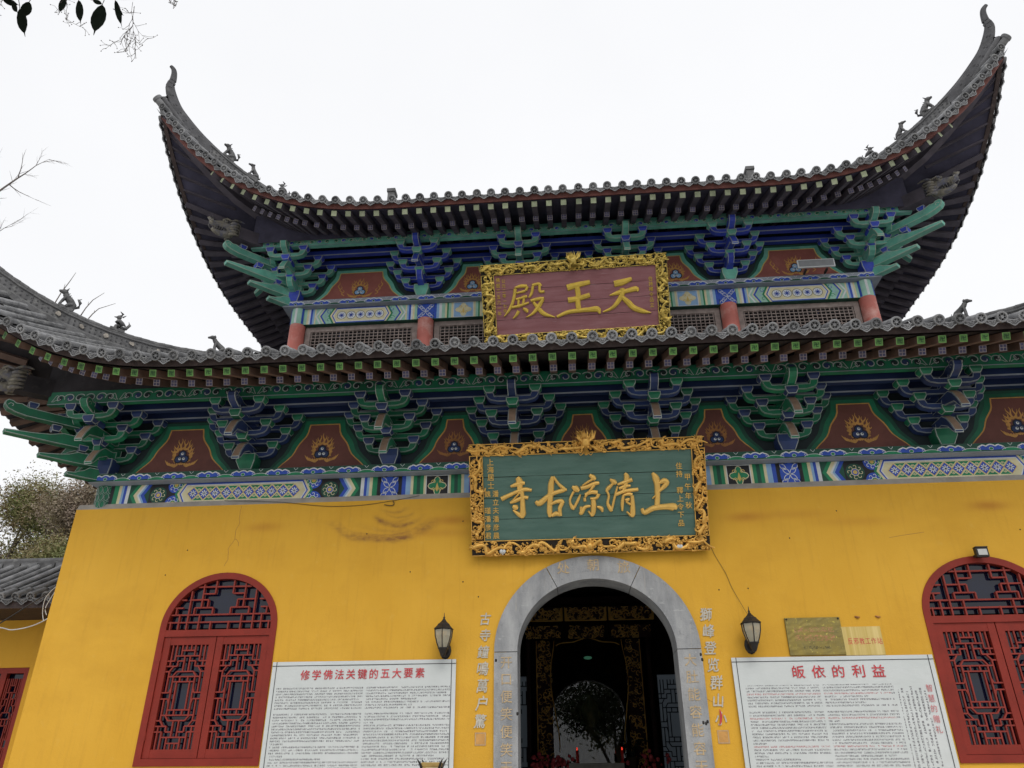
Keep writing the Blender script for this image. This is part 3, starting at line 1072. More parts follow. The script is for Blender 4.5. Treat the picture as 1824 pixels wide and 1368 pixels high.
        for kk in (0, 1):
            def side_pt(a_along, d, z):
                return Vector((sg * (rf.hx - a_along), rf.y0 + d, z)) if kk == 0 else Vector((sg * (rf.hx - d), rf.y0 + a_along, z))
            lowp = [side_pt(a, 1.10, rf.z0 + .12) for a in (4.2, 3.2, 2.4, 1.6, 1.12)]
            topp = [side_pt(a, 1.10, rf.z0 + rf.S(1.10) + rf.H * rf.t(a) ** rf.P - .28) for a in (4.2, 3.2, 2.4, 1.6, 1.12)]
            for i in range(4):
                fb.add([lowp[i], lowp[i + 1], topp[i + 1], topp[i]], [(0, 1, 2, 3)])
        fb.build('eave_filler', 'soffit' if low else 'soffit_up', root)
        for a, kind, sc_ in beasts:
            q = hp(a, .36)
            tdir = (hp(a - .1) - hp(a + .1)).normalized() * 1.0
            X = Vector((tdir.x, tdir.y, 0)).normalized()
            X = (X + Vector((0, 0, tdir.z * .8))).normalized()
            if kind == 'lion': X = X
            Y = Vector((0, 0, 1)).cross(X).normalized()
            link('ridge_beast', BEAST[kind], root, frame_matrix(q, X, Y, X.cross(Y)) @ Matrix.Scale(sc_, 4))
    return root


LOW = Roof(9.0, -1.8, 11.8, 6.43, 3.6, 2.48)
UPP = Roof(7.18, -.08, 10.08, 10.40, 5.0, 2.52)
low_root = build_roof('lower_roof', LOW, True, (0, 1, 2), ((1.05, 'lion', .82), (1.60, 'bird', .82), (2.75, 'dog', .82)))
upp_root = build_roof('upper_roof', UPP, False, (0, 1, 2), ((.58, 'lion', .85), (.95, 'dog', .78), (1.38, 'bird', .85)))
# back slope and crown of the upper roof, two descending ridges
b = MB()
b.add([UPP.pt(3, -7.1, 0), UPP.pt(3, 7.1, 0), UPP.pt(3, 2.18, 5), UPP.pt(3, -2.18, 5)], [(0, 1, 2, 3)])
b.add([LOW.pt(3, -8.9, 0), LOW.pt(3, 8.9, 0), LOW.pt(3, 5.4, 3.6), LOW.pt(3, -5.4, 3.6)], [(0, 1, 2, 3)])
b.build('back_slope', 'tile_dark', HALL)
b = MB()
zt = UPP.z0 + UPP.S(5)
b.box((-2.4, 4.88, zt - .1), (2.4, 5.12, zt + .55)); b.tube([(-2.4, 5, zt + .6), (2.4, 5, zt + .6)], .09, 8)
b.build('main_ridge', 'ridge_grey', HALL)
for x in (-3.43, 3.38):
    b = MB()
    b.box((x - .065, .98, 10.75), (x + .065, 1.16, 11.62)); b.box((x - .08, .96, 11.56), (x + .08, 1.18, 11.63))
    pa = [(x, 1.1 + .35 * i, UPP.z0 + UPP.S(1.18 + .35 * i) + .14) for i in range(9)]
    for i in range(8): b.bar(pa[i], pa[i + 1], .14, .30)
    b.build('descending_ridge', 'ridge_grey', HALL)

# ------------------------------------------------------------------ bracket sets
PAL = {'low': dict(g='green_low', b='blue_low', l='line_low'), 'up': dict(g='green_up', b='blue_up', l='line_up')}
_cache = {}


def cached(key, fn):
    if key not in _cache: _cache[key] = fn()
    return _cache[key]


def arm_mesh(h, main, line):
    def mk():
        b = MB()
        H, ch = .142, .060
        bot = [(-h - .05, H), (-h - .048, H * .78), (-h - .03, H * .46), (-h + .01, H * .2), (-h + .07, .012), (-h + .12, 0)]
        bot = bot + [(-x, z) for x, z in reversed(bot)]
        top = [(h - .055, H), (h - .075, H - ch), (.075, H - ch), (.06, H), (-.06, H), (-.075, H - ch), (-h + .075, H - ch), (-h + .055, H)]
        poly = bot + top
        b.prism(poly, FRONT, -.050, .054, 0)
        b.ring(poly, FRONT, .0555, .005, .011, 1)
        # edge line of the curved underside
        low = [(x, z) for x, z in bot]
        for i in range(len(low) - 1):
            (x0, z0), (x1, z1) = low[i], low[i + 1]
            b.add([(x0, -.052, z0 - .001), (x1, -.052, z1 - .001), (x1, -.044, z1 - .001), (x0, -.044, z0 - .001)], [(0, 1, 2, 3)], 1)
        return b.mesh('bracket_arm', [main, line])
    return cached(('arm', round(h, 3), main), mk)


def block_mesh(wd, ht, main, line, dp=.13):
    def mk():
        b = MB()
        t, bt = wd / 2, wd / 2 * .62
        poly = [(-t, ht / 2), (-t, ht * .02), (-bt, -ht / 2), (bt, -ht / 2), (t, ht * .02), (t, ht / 2)]
        # tapered on all four sides
        pd = dp / 2
        ring = lambda a, z, d: [(-a, -d, z), (a, -d, z), (a, d, z), (-a, d, z)]
        vs = ring(t, ht / 2, pd) + ring(t, ht * .02, pd) + ring(bt, -ht / 2, pd * .66)
        b.add(vs, [(3, 2, 1, 0), (8, 9, 10, 11)] + [(r * 4 + i, r * 4 + (i + 1) % 4, r * 4 + 4 + (i + 1) % 4, r * 4 + 4 + i) for r in (0, 1) for i in range(4)], 0)
        f = lambda u, v, wv: (u, -wv - pd - (0 if v > ht * .02 else (v - ht * .02) / (ht * .52) * pd * .34), v)
        b.ring(poly, f, .0015, .002, .010, 1)
        fs = lambda u, v, wv: (wv + t + (0 if v > ht * .02 else (v - ht * .02) / (ht * .52) * (t - bt)), u, v)
        polys = [(-pd, ht / 2), (-pd, ht * .02), (-pd * .66, -ht / 2), (pd * .66, -ht / 2), (pd, ht * .02), (pd, ht / 2)]
        b.ring(polys, fs, .0015, .002, .010, 1)
        b.ring([(-q, v) for q, v in polys], lambda u, v, wv: (-fs(u, v, wv)[0], u, v), .0015, .002, .010, 1)
        return b.mesh('bearing_block', [main, line])
    return cached(('blk', round(wd, 3), round(ht, 3), main), mk)


def beak_mesh(kind, reach, zt, main, line, wd=.115):
    """projecting member, profile in (outward, up); kinds: beak, round, cloud"""
    def mk():
        b = MB()
        r = reach
        if kind == 'beak':
            prof = [(-.12, .0), (r * .45, .0), (r - .10, -.075), (r - .02, -.17), (r + .03, -.215), (r + .045, -.175), (r - .01, -.06), (r - .09, .055), (r - .18, .12), (-.12, .13)]
        elif kind == 'round':
            prof = [(-.12, 0), (r * .4, 0), (r * .75, .03), (r - .02, .09), (r, .17), (r - .02, .20), (-.12, .20)]
        elif kind == 'horn':
            prof = [(-.12, .0), (r * .5, -.005), (r + .02, .0), (r + .035, .045), (r - .08, .06), (r * .78, .08), (r * .62, .115), (r * .50, .17), (-.12, .17)]
        elif kind == 'spur':
            prof = [(-.1, .0), (r * .55, -.02), (r + .04, .03), (r + .05, .06), (r * .7, .10), (r * .45, .14), (-.1, .14)]
        else:
            prof = [(-.12, 0), (r - .30, .0), (r - .16, .02), (r - .05, .055), (r, .11), (r + .005, .16), (r - .03, .195), (r - .09, .19),
                    (r - .13, .165), (r - .2, .175), (r - .30, .14), (-.12, .13)]
        fn = lambda u, v, wv: (wv, -u, v)
        b.prism(prof, fn, -wd / 2, wd / 2, 0)
        for sgn in (-1, 1):
            b.ring(prof, fn, sgn * (wd / 2 + .0015), .004, .012, 1)
            if kind == 'cloud':
                cx, cz = r - .085, .112
                sp = [(cx + (.045 - .008 * k) * math.cos(k * .9), cz + (.045 - .008 * k) * math.sin(k * .9)) for k in range(6)]
                b.ribbon(sp, .009, fn, sgn * (wd / 2 + .0018), 1)
        # lines along the nose and a framed end
        n = len(prof)
        for i in range(n - 1):
            (u0, v0), (u1, v1) = prof[i], prof[i + 1]
            if min(u0, u1) > r * .40:
                nx, nz = v1 - v0, -(u1 - u0)
                l = math.hypot(nx, nz) or 1
                nx, nz = nx / l * .0015, nz / l * .0015
                for xa, xb in ((-wd / 2 + .001, -wd / 2 + .010), (wd / 2 - .010, wd / 2 - .001)):
                    b.add([(xa, -u0 - nx, v0 + nz), (xb, -u0 - nx, v0 + nz), (xb, -u1 - nx, v1 + nz), (xa, -u1 - nx, v1 + nz)], [(0, 1, 2, 3)], 1)
                if kind == 'beak' and 5 <= i <= 7:
                    b.add([(-wd / 2 + .012, -u0 - nx, v0 + nz), (wd / 2 - .012, -u0 - nx, v0 + nz), (wd / 2 - .012, -u1 - nx, v1 + nz), (-wd / 2 + .012, -u1 - nx, v1 + nz)], [(0, 1, 2, 3)], 2)
                if kind == 'beak' and i == 4:
                    for fa, fb in ((.0, .28), (.72, 1.)):
                        ua, va, ub, vb = u0 + (u1 - u0) * fa, v0 + (v1 - v0) * fa, u0 + (u1 - u0) * fb, v0 + (v1 - v0) * fb
                        b.add([(-wd / 2 + .002, -ua - 2 * nx, va + 2 * nz), (wd / 2 - .002, -ua - 2 * nx, va + 2 * nz), (wd / 2 - .002, -ub - 2 * nx, vb + 2 * nz), (-wd / 2 + .002, -ub - 2 * nx, vb + 2 * nz)], [(0, 1, 2, 3)], 1)
        return b.mesh('beak' if kind == 'beak' else 'bracket_nose', [main, line, 'beak_tan' if main in ('green_low', 'blue_low') else main])
    return cached((kind, round(reach, 3), main), mk)


J = .33
LV = (.40, .615, .83)


def fill_set(root, scheme, pal, mtx=Matrix.Identity(4), full=True):
    P_ = PAL[pal]
    main, alt, line = P_[scheme], P_['b' if scheme == 'g' else 'g'], P_['l']
    k = 1.0 if pal == 'low' else .965
    put = lambda nm, me, x, y, z: link(nm, me, root, mtx @ Matrix.Translation((x, y, z * k)))
    if full:
        put('cap_block', block_mesh(.28, .235, alt, line, .28), 0, -.02, .118)
    for lev, plane, half in ((0, 0, .33), (1, 0, .50), (1, 1, .325), (2, 0, .655), (2, 1, .50), (2, 2, .32)):
        z = LV[lev]
        y = -plane * J
        put('bracket_arm', arm_mesh(half, main, line), 0, y, z - .050 - .142)
        for sgn in (-1, 1):
            put('bearing_block', block_mesh(.170, .104, alt, line, .145), sgn * half, y, z + .002)
    put('bearing_block', block_mesh(.175, .108, alt, line, .15), 0, -J, LV[0] + .02)
    put('bearing_block', block_mesh(.175, .108, alt, line, .15), 0, -2 * J, LV[1] + .02)
    if pal == 'low':
        put('beak', beak_mesh('beak', .44, 0, main, line), 0, 0, .245)
        put('beak', beak_mesh('beak', .77, 0, main, line), 0, 0, .465)
    else:
        put('bracket_nose', beak_mesh('round', .42, 0, main, line), 0, 0, .20)
        put('beak', beak_mesh('beak', .78, 0, main, line), 0, 0, .505)
    put('bracket_nose', beak_mesh('cloud', .92, 0, main, line), 0, 0, .70)


def corner_set(root, sg, pal):
    P_ = PAL[pal]
    main, alt, line = P_['g'], P_['b'], P_['l']
    k = 1.0 if pal == 'low' else .965
    fill_set(root, 'g', pal)
    fill_set(root, 'g', pal, Matrix.Rotation(sg * R(90), 4, 'Z'), False)
    dm = Matrix.Rotation(sg * R(45), 4, 'Z')
    for kind, reach, z in (('horn', .50, -.09), ('horn', .90, .10), ('horn', 1.38, .33), ('cloud', 1.50, .62)):
        link('corner_horn', beak_mesh(kind, reach, 0, main, line, .13), root, dm @ Matrix.Translation((0, 0, z * k)))
    for d, z in ((.40, .335), (.80, .55), (1.16, .80)):
        link('bearing_block', block_mesh(.17, .09, alt, line), root, dm @ Matrix.Translation((0, -d, z * k)))


def storey(pal, zb, y0, xs, xc, side_ys, ylen):
    """brackets, tie beams, plate, painted panels for one storey; wall plane y0, plate top zb"""
    roofname = 'lower' if pal == 'low' else 'upper'
    k = 1.0 if pal == 'low' else .965
    schemes = {0: 'b', 1: 'g', 2: 'b'} if pal == 'low' else {0: 'g', 1: 'b'}
    for i, x in enumerate(xs):
        for sg in (-1, 1):
            r = empty('bracket_set', (sg * x, y0, zb), HALL)
            fill_set(r, schemes[i], pal)
    for sg in (-1, 1):
        r = empty('bracket_set', (sg * xc, y0, zb), HALL)
        corner_set(r, sg, pal)
        for j, yy in enumerate(side_ys):
            r = empty('bracket_set', (sg * xc, yy, zb), HALL, sg * R(90))
            fill_set(r, 'b' if j % 2 == 0 else 'g', pal)
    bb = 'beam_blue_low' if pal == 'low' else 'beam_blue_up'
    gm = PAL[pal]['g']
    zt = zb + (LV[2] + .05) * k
    # tie beams over each bracket plane, on the front and both flanks
    for pl in range(3):
        y = y0 - pl * J
        ex = xc + pl * J
        hgt = .115 if pl < 2 else .205
        b = MB()
        b.box((-ex - .05, y - .045, zt), (ex + .05, y + .045, zt + hgt), 0)
        b.box((-ex - .045, y - .0475, zt + .002), (ex + .045, y - .0453, zt + (.026 if pl < 2 else .012)), 1)
        if pl == 2:
            scroll_beam(b, -ex, ex, zt + .016, zt + (.175 if pal == 'low' else .135), y - .0475)
        b.build('tie_beam', [bb if pl < 2 else gm, 'beam_edge', PAL[pal]['l'], 'panel_dark' if pal == 'low' else 'green_low', PAL[pal]['b']], HALL)
        for sg in (-1, 1):
            b = MB()
            xx = sg * ex
            b.box((min(xx - .045, xx + .045), y0 - .3, zt), (max(xx - .045, xx + .045), y0 + ylen, zt + hgt - .003), 0)
            b.build('tie_beam', [bb if pl < 2 else gm], HALL)
    # wall behind the brackets, up to the soffit
    b = MB()
    b.box((-xc, y0 + .06, zb - .05), (xc, y0 + .16, zt + .75), 0)
    for sg in (-1, 1):
        b.box((min(sg * xc, sg * (xc - .1)) , y0 + .17, zb - .05), (max(sg * xc, sg * (xc - .1)), y0 + ylen, zt + .75), 0)
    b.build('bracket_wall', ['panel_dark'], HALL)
    # painted panels between the sets
    allx = sorted([-xc, xc] + [s_ * x for x in xs for s_ in (-1, 1)])
    for i in range(len(allx) - 1):
        a, c = allx[i], allx[i + 1]
        mid, hw = (a + c) / 2, (c - a) / 2
        eye_panel(mid, hw, zb, y0 + .058, pal, k)
    # plate with cloud border
    b = MB()
    zlo, yf = zb - .123, y0 - .13
    ex = xc + .17
    b.box((-ex, yf, zlo), (ex, y0 + .16, zb), 4)
    b.poly([(-ex, zlo + .006), (ex, zlo + .006), (ex, zb - .001), (-ex, zb - .001)], lambda u, v, wv: (u, yf - wv, v), .0010, 0)
    cloud_border(b, -ex, ex, zlo + .008, zb - .004, yf - .0015, pal)
    b.build('cloud_plate', ['paint_dkgreen' if pal == 'low' else 'beam_edge', 'paint_blue', 'paint_white', 'paint_green' if pal == 'low' else 'paint_dkgreen', 'beam_edge'], HALL)
    for sg in (-1, 1):
        b = MB()
        xx = sorted((sg * (xc - .13), sg * (xc + .17)))
        b.box((xx[0], y0 + .17, zlo), (xx[1], y0 + ylen, zb - .002), 0)
        b.build('cloud_plate', ['beam_edge'], HALL)


def scroll_beam(b, x0, x1, z0, z1, y):
    """curling vine in outline along a beam face; slots: 2 line, 3 dark ground, 4 accent"""
    f = lambda u, v, wv: (u, y - wv, v)
    zc, h = (z0 + z1) / 2, (z1 - z0)
    per = 1.02
    n = max(1, round((x1 - x0) / per))
    per = (x1 - x0) / n
    for i in range(n):
        c = x0 + (i + .5) * per
        for sg in (-1, 1):
            # paired curls, a wave and a leaf tail
            for k, (du, r, t0, turn) in enumerate(((.085, .46, 2.6, -1), (.235, .50, .4, 1), (.385, .42, 3.4, -1))):
                pts = []
                for q in range(13):
                    t = t0 + turn * q * .50
                    rr = h * r * (1 - q / 15)
                    pts.append((c + sg * (du + rr * 1.15 * math.cos(t)), zc + rr * math.sin(t)))
                b.ribbon(pts, .0125, f, .0012 + .0002 * k, 2)
                b.poly([(c + sg * (du + h * r * .62 * math.cos(t)), zc + h * r * .62 * math.sin(t)) for t in [j * .785 for j in range(8)]], f, .0006 + .0001 * k, 3 if k != 1 else 4)
            tail = [(c + sg * (.40 + .013 * q), zc + h * (.34 * math.sin(q * .55))) for q in range(9)]
            b.ribbon(tail, .010, f, .0014, 2)
            tail2 = [(c + sg * (.40 + .012 * q), zc - h * .25 + h * (.10 * math.sin(q * .6))) for q in range(8)]
            b.ribbon(tail2, .008, f, .0014, 2)


def cloud_border(b, x0, x1, z0, z1, y, pal):
    f = lambda u, v, wv: (u, y - wv, v)
    h = z1 - z0
    per = .52 if pal == 'low' else .50
    n = round((x1 - x0) / per)
    per = (x1 - x0) / n
    for i in range(n):
        c = x0 + (i + .5) * per
        cl = []
        for q in range(25):
            t = q / 24
            u = (t - .5) * per * .70
            lobes = .62 + .22 * abs(math.sin(t * math.pi * 3)) * (1 if .2 < t < .8 else .6)
            v = z0 + h * (lobes if 0.02 < t < .98 else .35) * (1 - .35 * abs(2 * t - 1) ** 4)
            cl.append((c + u, v))
        base = [(c + per * .26, z0 + h * .18), (c, z0 + h * .10), (c - per * .26, z0 + h * .18)]
        b.poly(list(reversed(cl)) + list(reversed(base)), f, .0008, 1)
        b.ribbon(cl, .017, f, .0018, 2)
        for sg in (-1, 1):       # curled ends
            cu = [(c + sg * (per * .31 - .022 * math.cos(k * .8) * (1 - k / 8)), z0 + h * .34 + .022 * math.sin(k * .8) * (1 - k / 8)) for k in range(7)]
            b.ribbon(cu, .007, f, .0018, 2)
        # little leaf below and a green swell between the clouds
        lf = [(c + .028 * math.cos(t), z0 + h * .30 + .022 * math.sin(t)) for t in [j * .628 for j in range(10)]]
        b.poly(lf, f, .0014, 3)
        b.ribbon(lf, .005, f, .002, 2, True)
        sw = [(c + per * .5 + per * .30 * (q / 10 - .5) * 1.6, z0 + h * (.10 + .30 * math.sin(math.pi * q / 10) ** .6)) for q in range(11)]
        if i < n - 1:
            b.poly(list(reversed(sw)) + [(sw[0][0], z0 + .002), (sw[-1][0], z0 + .002)], f, .0005, 3)
            b.ribbon(sw, .006, f, .0012, 2)
            dr = [(c + per * .5 - .03, z1 - .004), (c + per * .5, z1 - h * .34), (c + per * .5 + .03, z1 - .004)]
            b.ribbon(dr, .006, f, .0014, 2)


def eye_panel(mid, hw, zb, y, pal, k):
    """red panel with a green and yellow wavy border and a flaming three-pearl jewel"""
    f = lambda u, v, wv: (mid + u, y - wv, zb + v)
    topz = .735 * k
    bh, th = hw - .38, max(.09, hw - .86)

    def outline(gr):
        pts = []
        for q in range(13):
            t = q / 12
            ease = t ** .9
            u = bh + gr + (th - bh) * (ease + .10 * math.sin(t * math.pi)) + .016 * math.sin(t * 14)
            pts.append((u, .012 + (topz + gr * .9 - .012) * t))
        return [(-bh - gr, .004)] + [(bh + gr, .004)] + pts + [(-u, v) for u, v in reversed(pts)]
    b = MB()
    b.poly(outline(.135), f, .0004, 7)
    b.poly(outline(.085), f, .0012, 3)
    b.poly(outline(.018), f, .0024, 1)
    b.poly(outline(.0), f, .0038, 0)
    # jewel
    cz = .30 * k
    s_ = 1.0 if hw > .93 else .88

    def flame(R0, spike, n, mi, wv, seed):
        rnd = random.Random(seed)
        pts = []
        for q in range(n * 2):
            t = -math.pi / 2 + 2 * math.pi * q / (n * 2)
            upf = .5 + .5 * math.sin(t)
            r = R0 * (1 + .25 * upf)
            if q % 2:
                r += spike * (.45 + .75 * upf) * rnd.uniform(.6, 1.1)
                t += .10 * (1 if math.cos(t) < 0 else -1)
            pts.append((s_ * r * math.cos(t) * .95, cz + s_ * r * math.sin(t)))
        b.poly(pts, f, wv, mi)
    big = abs(mid) > 3 or pal == 'up'
    flame(.118, .03, 15, 2, .0050, 3)
    rq = random.Random(int(mid * 100) + (7 if pal == 'up' else 0))
    for q in range(23):
        t = -math.pi * .18 + math.pi * 1.36 * q / 22
        upf = max(0., math.sin(t))
        l = (.05 + .095 * upf) * rq.uniform(.75, 1.15)
        r0 = .108
        sw_ = .03 * (1 if q % 2 else -1)
        st = [(s_ * r0 * math.cos(t), cz + s_ * r0 * math.sin(t)), (s_ * ((r0 + l * .4) * math.cos(t) + sw_ * .6), cz + s_ * ((r0 + l * .4) * math.sin(t) + .01)),
              (s_ * ((r0 + l * .75) * math.cos(t) - sw_ * .3), cz + s_ * ((r0 + l * .8) * math.sin(t) + .022)), (s_ * ((r0 + l) * math.cos(t)), cz + s_ * ((r0 + l) * math.sin(t) + .04))]
        b.ribbon(smooth_path(st, 3), [.036, .033, .030, .026, .022, .018, .014, .010, .006, .002], f, .0052 + .00004 * q, 2)
    flame(.090, .02, 13, 0, .0066, 5)
    for sg in (-1, 1):           # licking foot flames
        for j in range(4):
            a0 = .05 + .035 * j
            st = [(sg * a0, cz - .11 * s_), (sg * (a0 + .04), cz - .15 * s_ + .012 * j), (sg * (a0 + .075), cz - .135 * s_ + .02 * j), (sg * (a0 + .10), cz - .10 * s_ + .02 * j)]
            b.ribbon(smooth_path(st, 3), [.034, .032, .030, .027, .024, .02, .016, .012, .007, .003][:10], f, .0068 + j * .0002, 2)
    if pal == 'up' and hw > 1.1:
        for sg in (-1, 1):
            for j in range(3):
                st = [(sg * (.30 + .05 * j), cz - .10 + .08 * j), (sg * (.36 + .04 * j), cz - .05 + .09 * j), (sg * (.31 + .05 * j), cz + .0 + .09 * j), (sg * (.36 + .03 * j), cz + .06 + .09 * j)]
                if abs(st[3][0]) < bh - .35: b.ribbon(smooth_path(st, 3), [.012, .016, .02, .022, .02, .018, .014, .010, .006, .003], f, .0056, 2)
    disc = lambda cx, cz_, r, wv, mi: b.poly([(s_ * (cx + r * math.cos(t)), cz + s_ * (cz_ + r * math.sin(t))) for t in [j * .524 for j in range(12)]], f, wv, mi)
    for cx, c2 in ((-.05, -.035), (.05, -.035), (0, .045)):
        disc(cx, c2, .066, .0080 + .0004 * (cx > 0), 4)
        disc(cx, c2, .048, .0092 + .0004 * (cx > 0), 5)
        disc(cx * .6, c2 + .006, .022, .0108, 6)
        disc(cx * .6 + .004, c2 + .014, .009, .0118, 4)
    up_ = pal == 'up'
    b.build('eye_panel', ['panel_red_up' if up_ else 'panel_red', 'paint_yellow' if up_ else 'flame', 'flame' if big else 'flame_dim', 'green_up' if up_ else 'green_low',
                          'paint_black', 'paint_sky' if up_ else 'blue_low', 'paint_white', 'paint_dkgreen'], HALL)


# slots for the painted beams
PB = ['paint_blue', 'paint_white', 'paint_green', 'paint_cream', 'paint_black', 'paint_yellow', 'paint_sky', 'paint_mint', 'paint_dkgreen']
BLU, WHI, GRE, CRE, BLK, YEL, SKY, MIN, DKG = range(9)


class Painter:
    def __init__(s, y):
        s.b = MB(); s.y = y
        s.f = lambda u, v, wv: (u, y - wv, v)

    def rect(s, u0, u1, v0, v1, mi, wv): s.b.poly([(u0, v0), (u1, v0), (u1, v1), (u0, v1)], s.f, wv, mi)

    def rosette(s, c, v, r, wv, m1, m2, ln, petals=8):
        cir = lambda rr, n=12: [(c + rr * math.cos(j * 2 * math.pi / n), v + rr * math.sin(j * 2 * math.pi / n)) for j in range(n)]
        clip = lambda pts: [(u, min(max(vv, s.v0 + .004), s.v1 - .004)) for u, vv in pts]
        s.b.poly(clip(cir(r, 20)), s.f, wv, m1)
        for j in range(petals):
            t = j * 2 * math.pi / petals
            pc, pv = c + r * .66 * math.cos(t), v + r * .66 * math.sin(t)
            if not (s.v0 + .01 < pv < s.v1 - .01): continue
            curl = [(pc + r * .33 * (1 - q / 9) * math.cos(t + 2.2 + q * .75), pv + r * .33 * (1 - q / 9) * math.sin(t + 2.2 + q * .75)) for q in range(8)]
            s.b.ribbon(clip(curl), r * .07, s.f, wv + .0012, ln)
        s.b.poly(clip(cir(r * .40, 12)), s.f, wv + .0008, m2)
        s.b.ribbon(clip(cir(r * .40, 12)), r * .05, s.f, wv + .0014, ln, True)
        s.b.poly(clip(cir(r * .24, 10)), s.f, wv + .0022, YEL)

    def chevrons(s, u, sg, cols, wv, bw=.05):
        """nested bent bands starting at u going inward (sg=+1 points left edge '<')"""
        vm = (s.v0 + s.v1) / 2
        for i, (mi, wd) in enumerate(cols):
            a, c = u, u + sg * wd
            tip = -sg * .095
            s.b.poly([(a, s.v0), (c, s.v0), (c + tip, vm), (c, s.v1), (a, s.v1), (a + tip, vm)], s.f, wv + .0004 * i, mi)
            u = c
        return u

    def hexa(s, u0, u1, wv, mi, t):
        vm = (s.v0 + s.v1) / 2
        hh = (s.v1 - s.v0) / 2 - t
        s.b.poly([(u0 + t, vm), (u0 + .085 + t * .4, vm - hh), (u1 - .085 - t * .4, vm - hh), (u1 - t, vm), (u1 - .085 - t * .4, vm + hh), (u0 + .085 + t * .4, vm + hh)], s.f, wv, mi)

    def bay(s, x0, x1, v0, v1, pale):
        s.v0, s.v1 = v0, v1
        w0 = .0010
        mid = (x0 + x1) / 2
        s.rect(x0, x1, v0, v1, DKG if not pale else MIN, w0)
        hgt = v1 - v0
        for sg, xe in ((1, x0), (-1, x1)):
            u = xe
            seq = [(BLK, .05), (GRE, .07), (CRE, .045), (SKY, .035), (BLU, .04), (WHI, .05)] if not pale else [(MIN, .05), (CRE, .035), (WHI, .035), (BLU, .04), (SKY, .035), (CRE, .03)]
            for mi, wd in seq:
                a, c = sorted((u, u + sg * wd))
                s.rect(a, c, v0, v1, mi, w0 + .001)
                u += sg * wd
            u += sg * (.05 if not pale else .02)
            ch = [(GRE, .055), (CRE, .05), (WHI, .03), (SKY, .03), (BLU, .055)] if not pale else [(WHI, .035), (MIN, .035), (CRE, .025), (BLU, .035)]
            u2 = s.chevrons(u + sg * .06, sg, ch, w0 + .0014)
            if not pale:
                # flowered field between chevrons and cartouche
                fa, fc = sorted((u2 - sg * .02, u2 + sg * .56))
                s.rect(fa, fc, v0, v1, BLK, w0 + .0009)
                s.rosette(u2 + sg * .12, (v0 + v1) / 2 - .005, .125, w0 + .002, DKG, BLU, CRE)
                s.rosette(u2 + sg * .37, v1 - .02, .12, w0 + .002, BLU, GRE, WHI)
                s.rosette(u2 + sg * .36, v0 + .02, .12, w0 + .0024, BLU, GRE, WHI)
                uend = u2 + sg * .44
            else:
                for q in range(3):
                    cx, cv = u2 + sg * (.045 - .05 * (q % 2)), v0 + hgt * (.22 + .28 * q)
                    s.b.ribbon([(cx + .05 * (1 - j / 9) * math.cos(j * .8 + q), cv + .05 * (1 - j / 9) * math.sin(j * .8 + q)) for j in range(8)], .010, s.f, w0 + .003, (GRE, SKY, BLU)[q])
                uend = u2 + sg * .10
            if sg > 0: cu0 = uend
            else: cu1 = uend
        if cu1 - cu0 > .4:
            for q, (gr, mi, t) in enumerate(((.07, GRE, 0), (.035, CRE, 0), (0, BLU, 0), (0, WHI, .022), (0, CRE, .040))):
                s.hexa(cu0 - gr, cu1 + gr, w0 + .0028 + .0003 * q, mi, t)
            # lattice of small flowers inside
            ia, ic = cu0 + (.12 if not pale else .10), cu1 - (.12 if not pale else .10)
            n = max(3, round((ic - ia) / (.17 if not pale else .19)))
            vm = (v0 + v1) / 2
            pr = (ic - ia) / n
            r = min(pr * .48, hgt * .26)
            wv = w0 + .0046
            for i in range(n):
                c = ia + pr * (i + .5)
                if not pale:
                    s.b.poly([(c - pr / 2, vm), (c, vm - hgt * .30), (c + pr / 2, vm), (c, vm + hgt * .30)], s.f, wv, BLU)
                    s.b.ribbon([(c - pr / 2, vm), (c, vm - hgt * .30), (c + pr / 2, vm), (c, vm + hgt * .30)], .012, s.f, wv + .0012, YEL, True)
                    if i < n - 1:
                        for sv in (-1, 1):
                            q = c + pr / 2
                            s.b.poly([(q - pr * .42, vm + sv * hgt * .32), (q + pr * .42, vm + sv * hgt * .32), (q, vm + sv * .03)], s.f, wv + .0004, GRE)
                            for j in (-1, 0, 1):
                                s.b.ribbon([(q, vm + sv * hgt * .25), (q + j * pr * .22, vm + sv * hgt * .14)], .010, s.f, wv + .0016, CRE)
                else:
                    s.b.poly([(c + r * math.cos(j * .524), vm + r * math.sin(j * .524)) for j in range(12)], s.f, wv, WHI)
                    s.b.ribbon([(c + r * math.cos(j * .524), vm + r * math.sin(j * .524)) for j in range(12)], .008, s.f, wv + .0005, BLK, True)
                for j in range(4):
                    t = j * math.pi / 4
                    rr = r * .62
                    s.b.ribbon([(c - rr * math.cos(t), vm - rr * math.sin(t)), (c + rr * math.cos(t), vm + rr * math.sin(t))], .014, s.f, wv + .002, WHI if not pale else BLU)

    def medal(s, x0, x1, v0, v1, pale):
        """square box with a quatrefoil between stripes"""
        s.v0, s.v1 = v0, v1
        u = x0
        tot = x1 - x0
        seq = [(BLK, .05), (BLU, .055), (SKY, .07), (CRE, .04), (GRE, .05), (DKG, .05), (GRE, .05), (CRE, .03)] if not pale else [(BLU, .05), (SKY, .05), (WHI, .05), (MIN, .06), (CRE, .04), (GRE, .03), (MIN, .05), (CRE, .04)]
        tl = sum(q for _, q in seq)
        bw = tot - 2 * tl
        for sg, xe in ((1, x0), (-1, x1)):
            u = xe
            for mi, wd in seq:
                a, c = sorted((u, u + sg * wd)); s.rect(a, c, v0, v1, mi, .002); u += sg * wd
        c, vm = (x0 + x1) / 2, (v0 + v1) / 2
        h = (v1 - v0) / 2
        s.rect(c - bw / 2, c + bw / 2, v0, v1, WHI, .002)
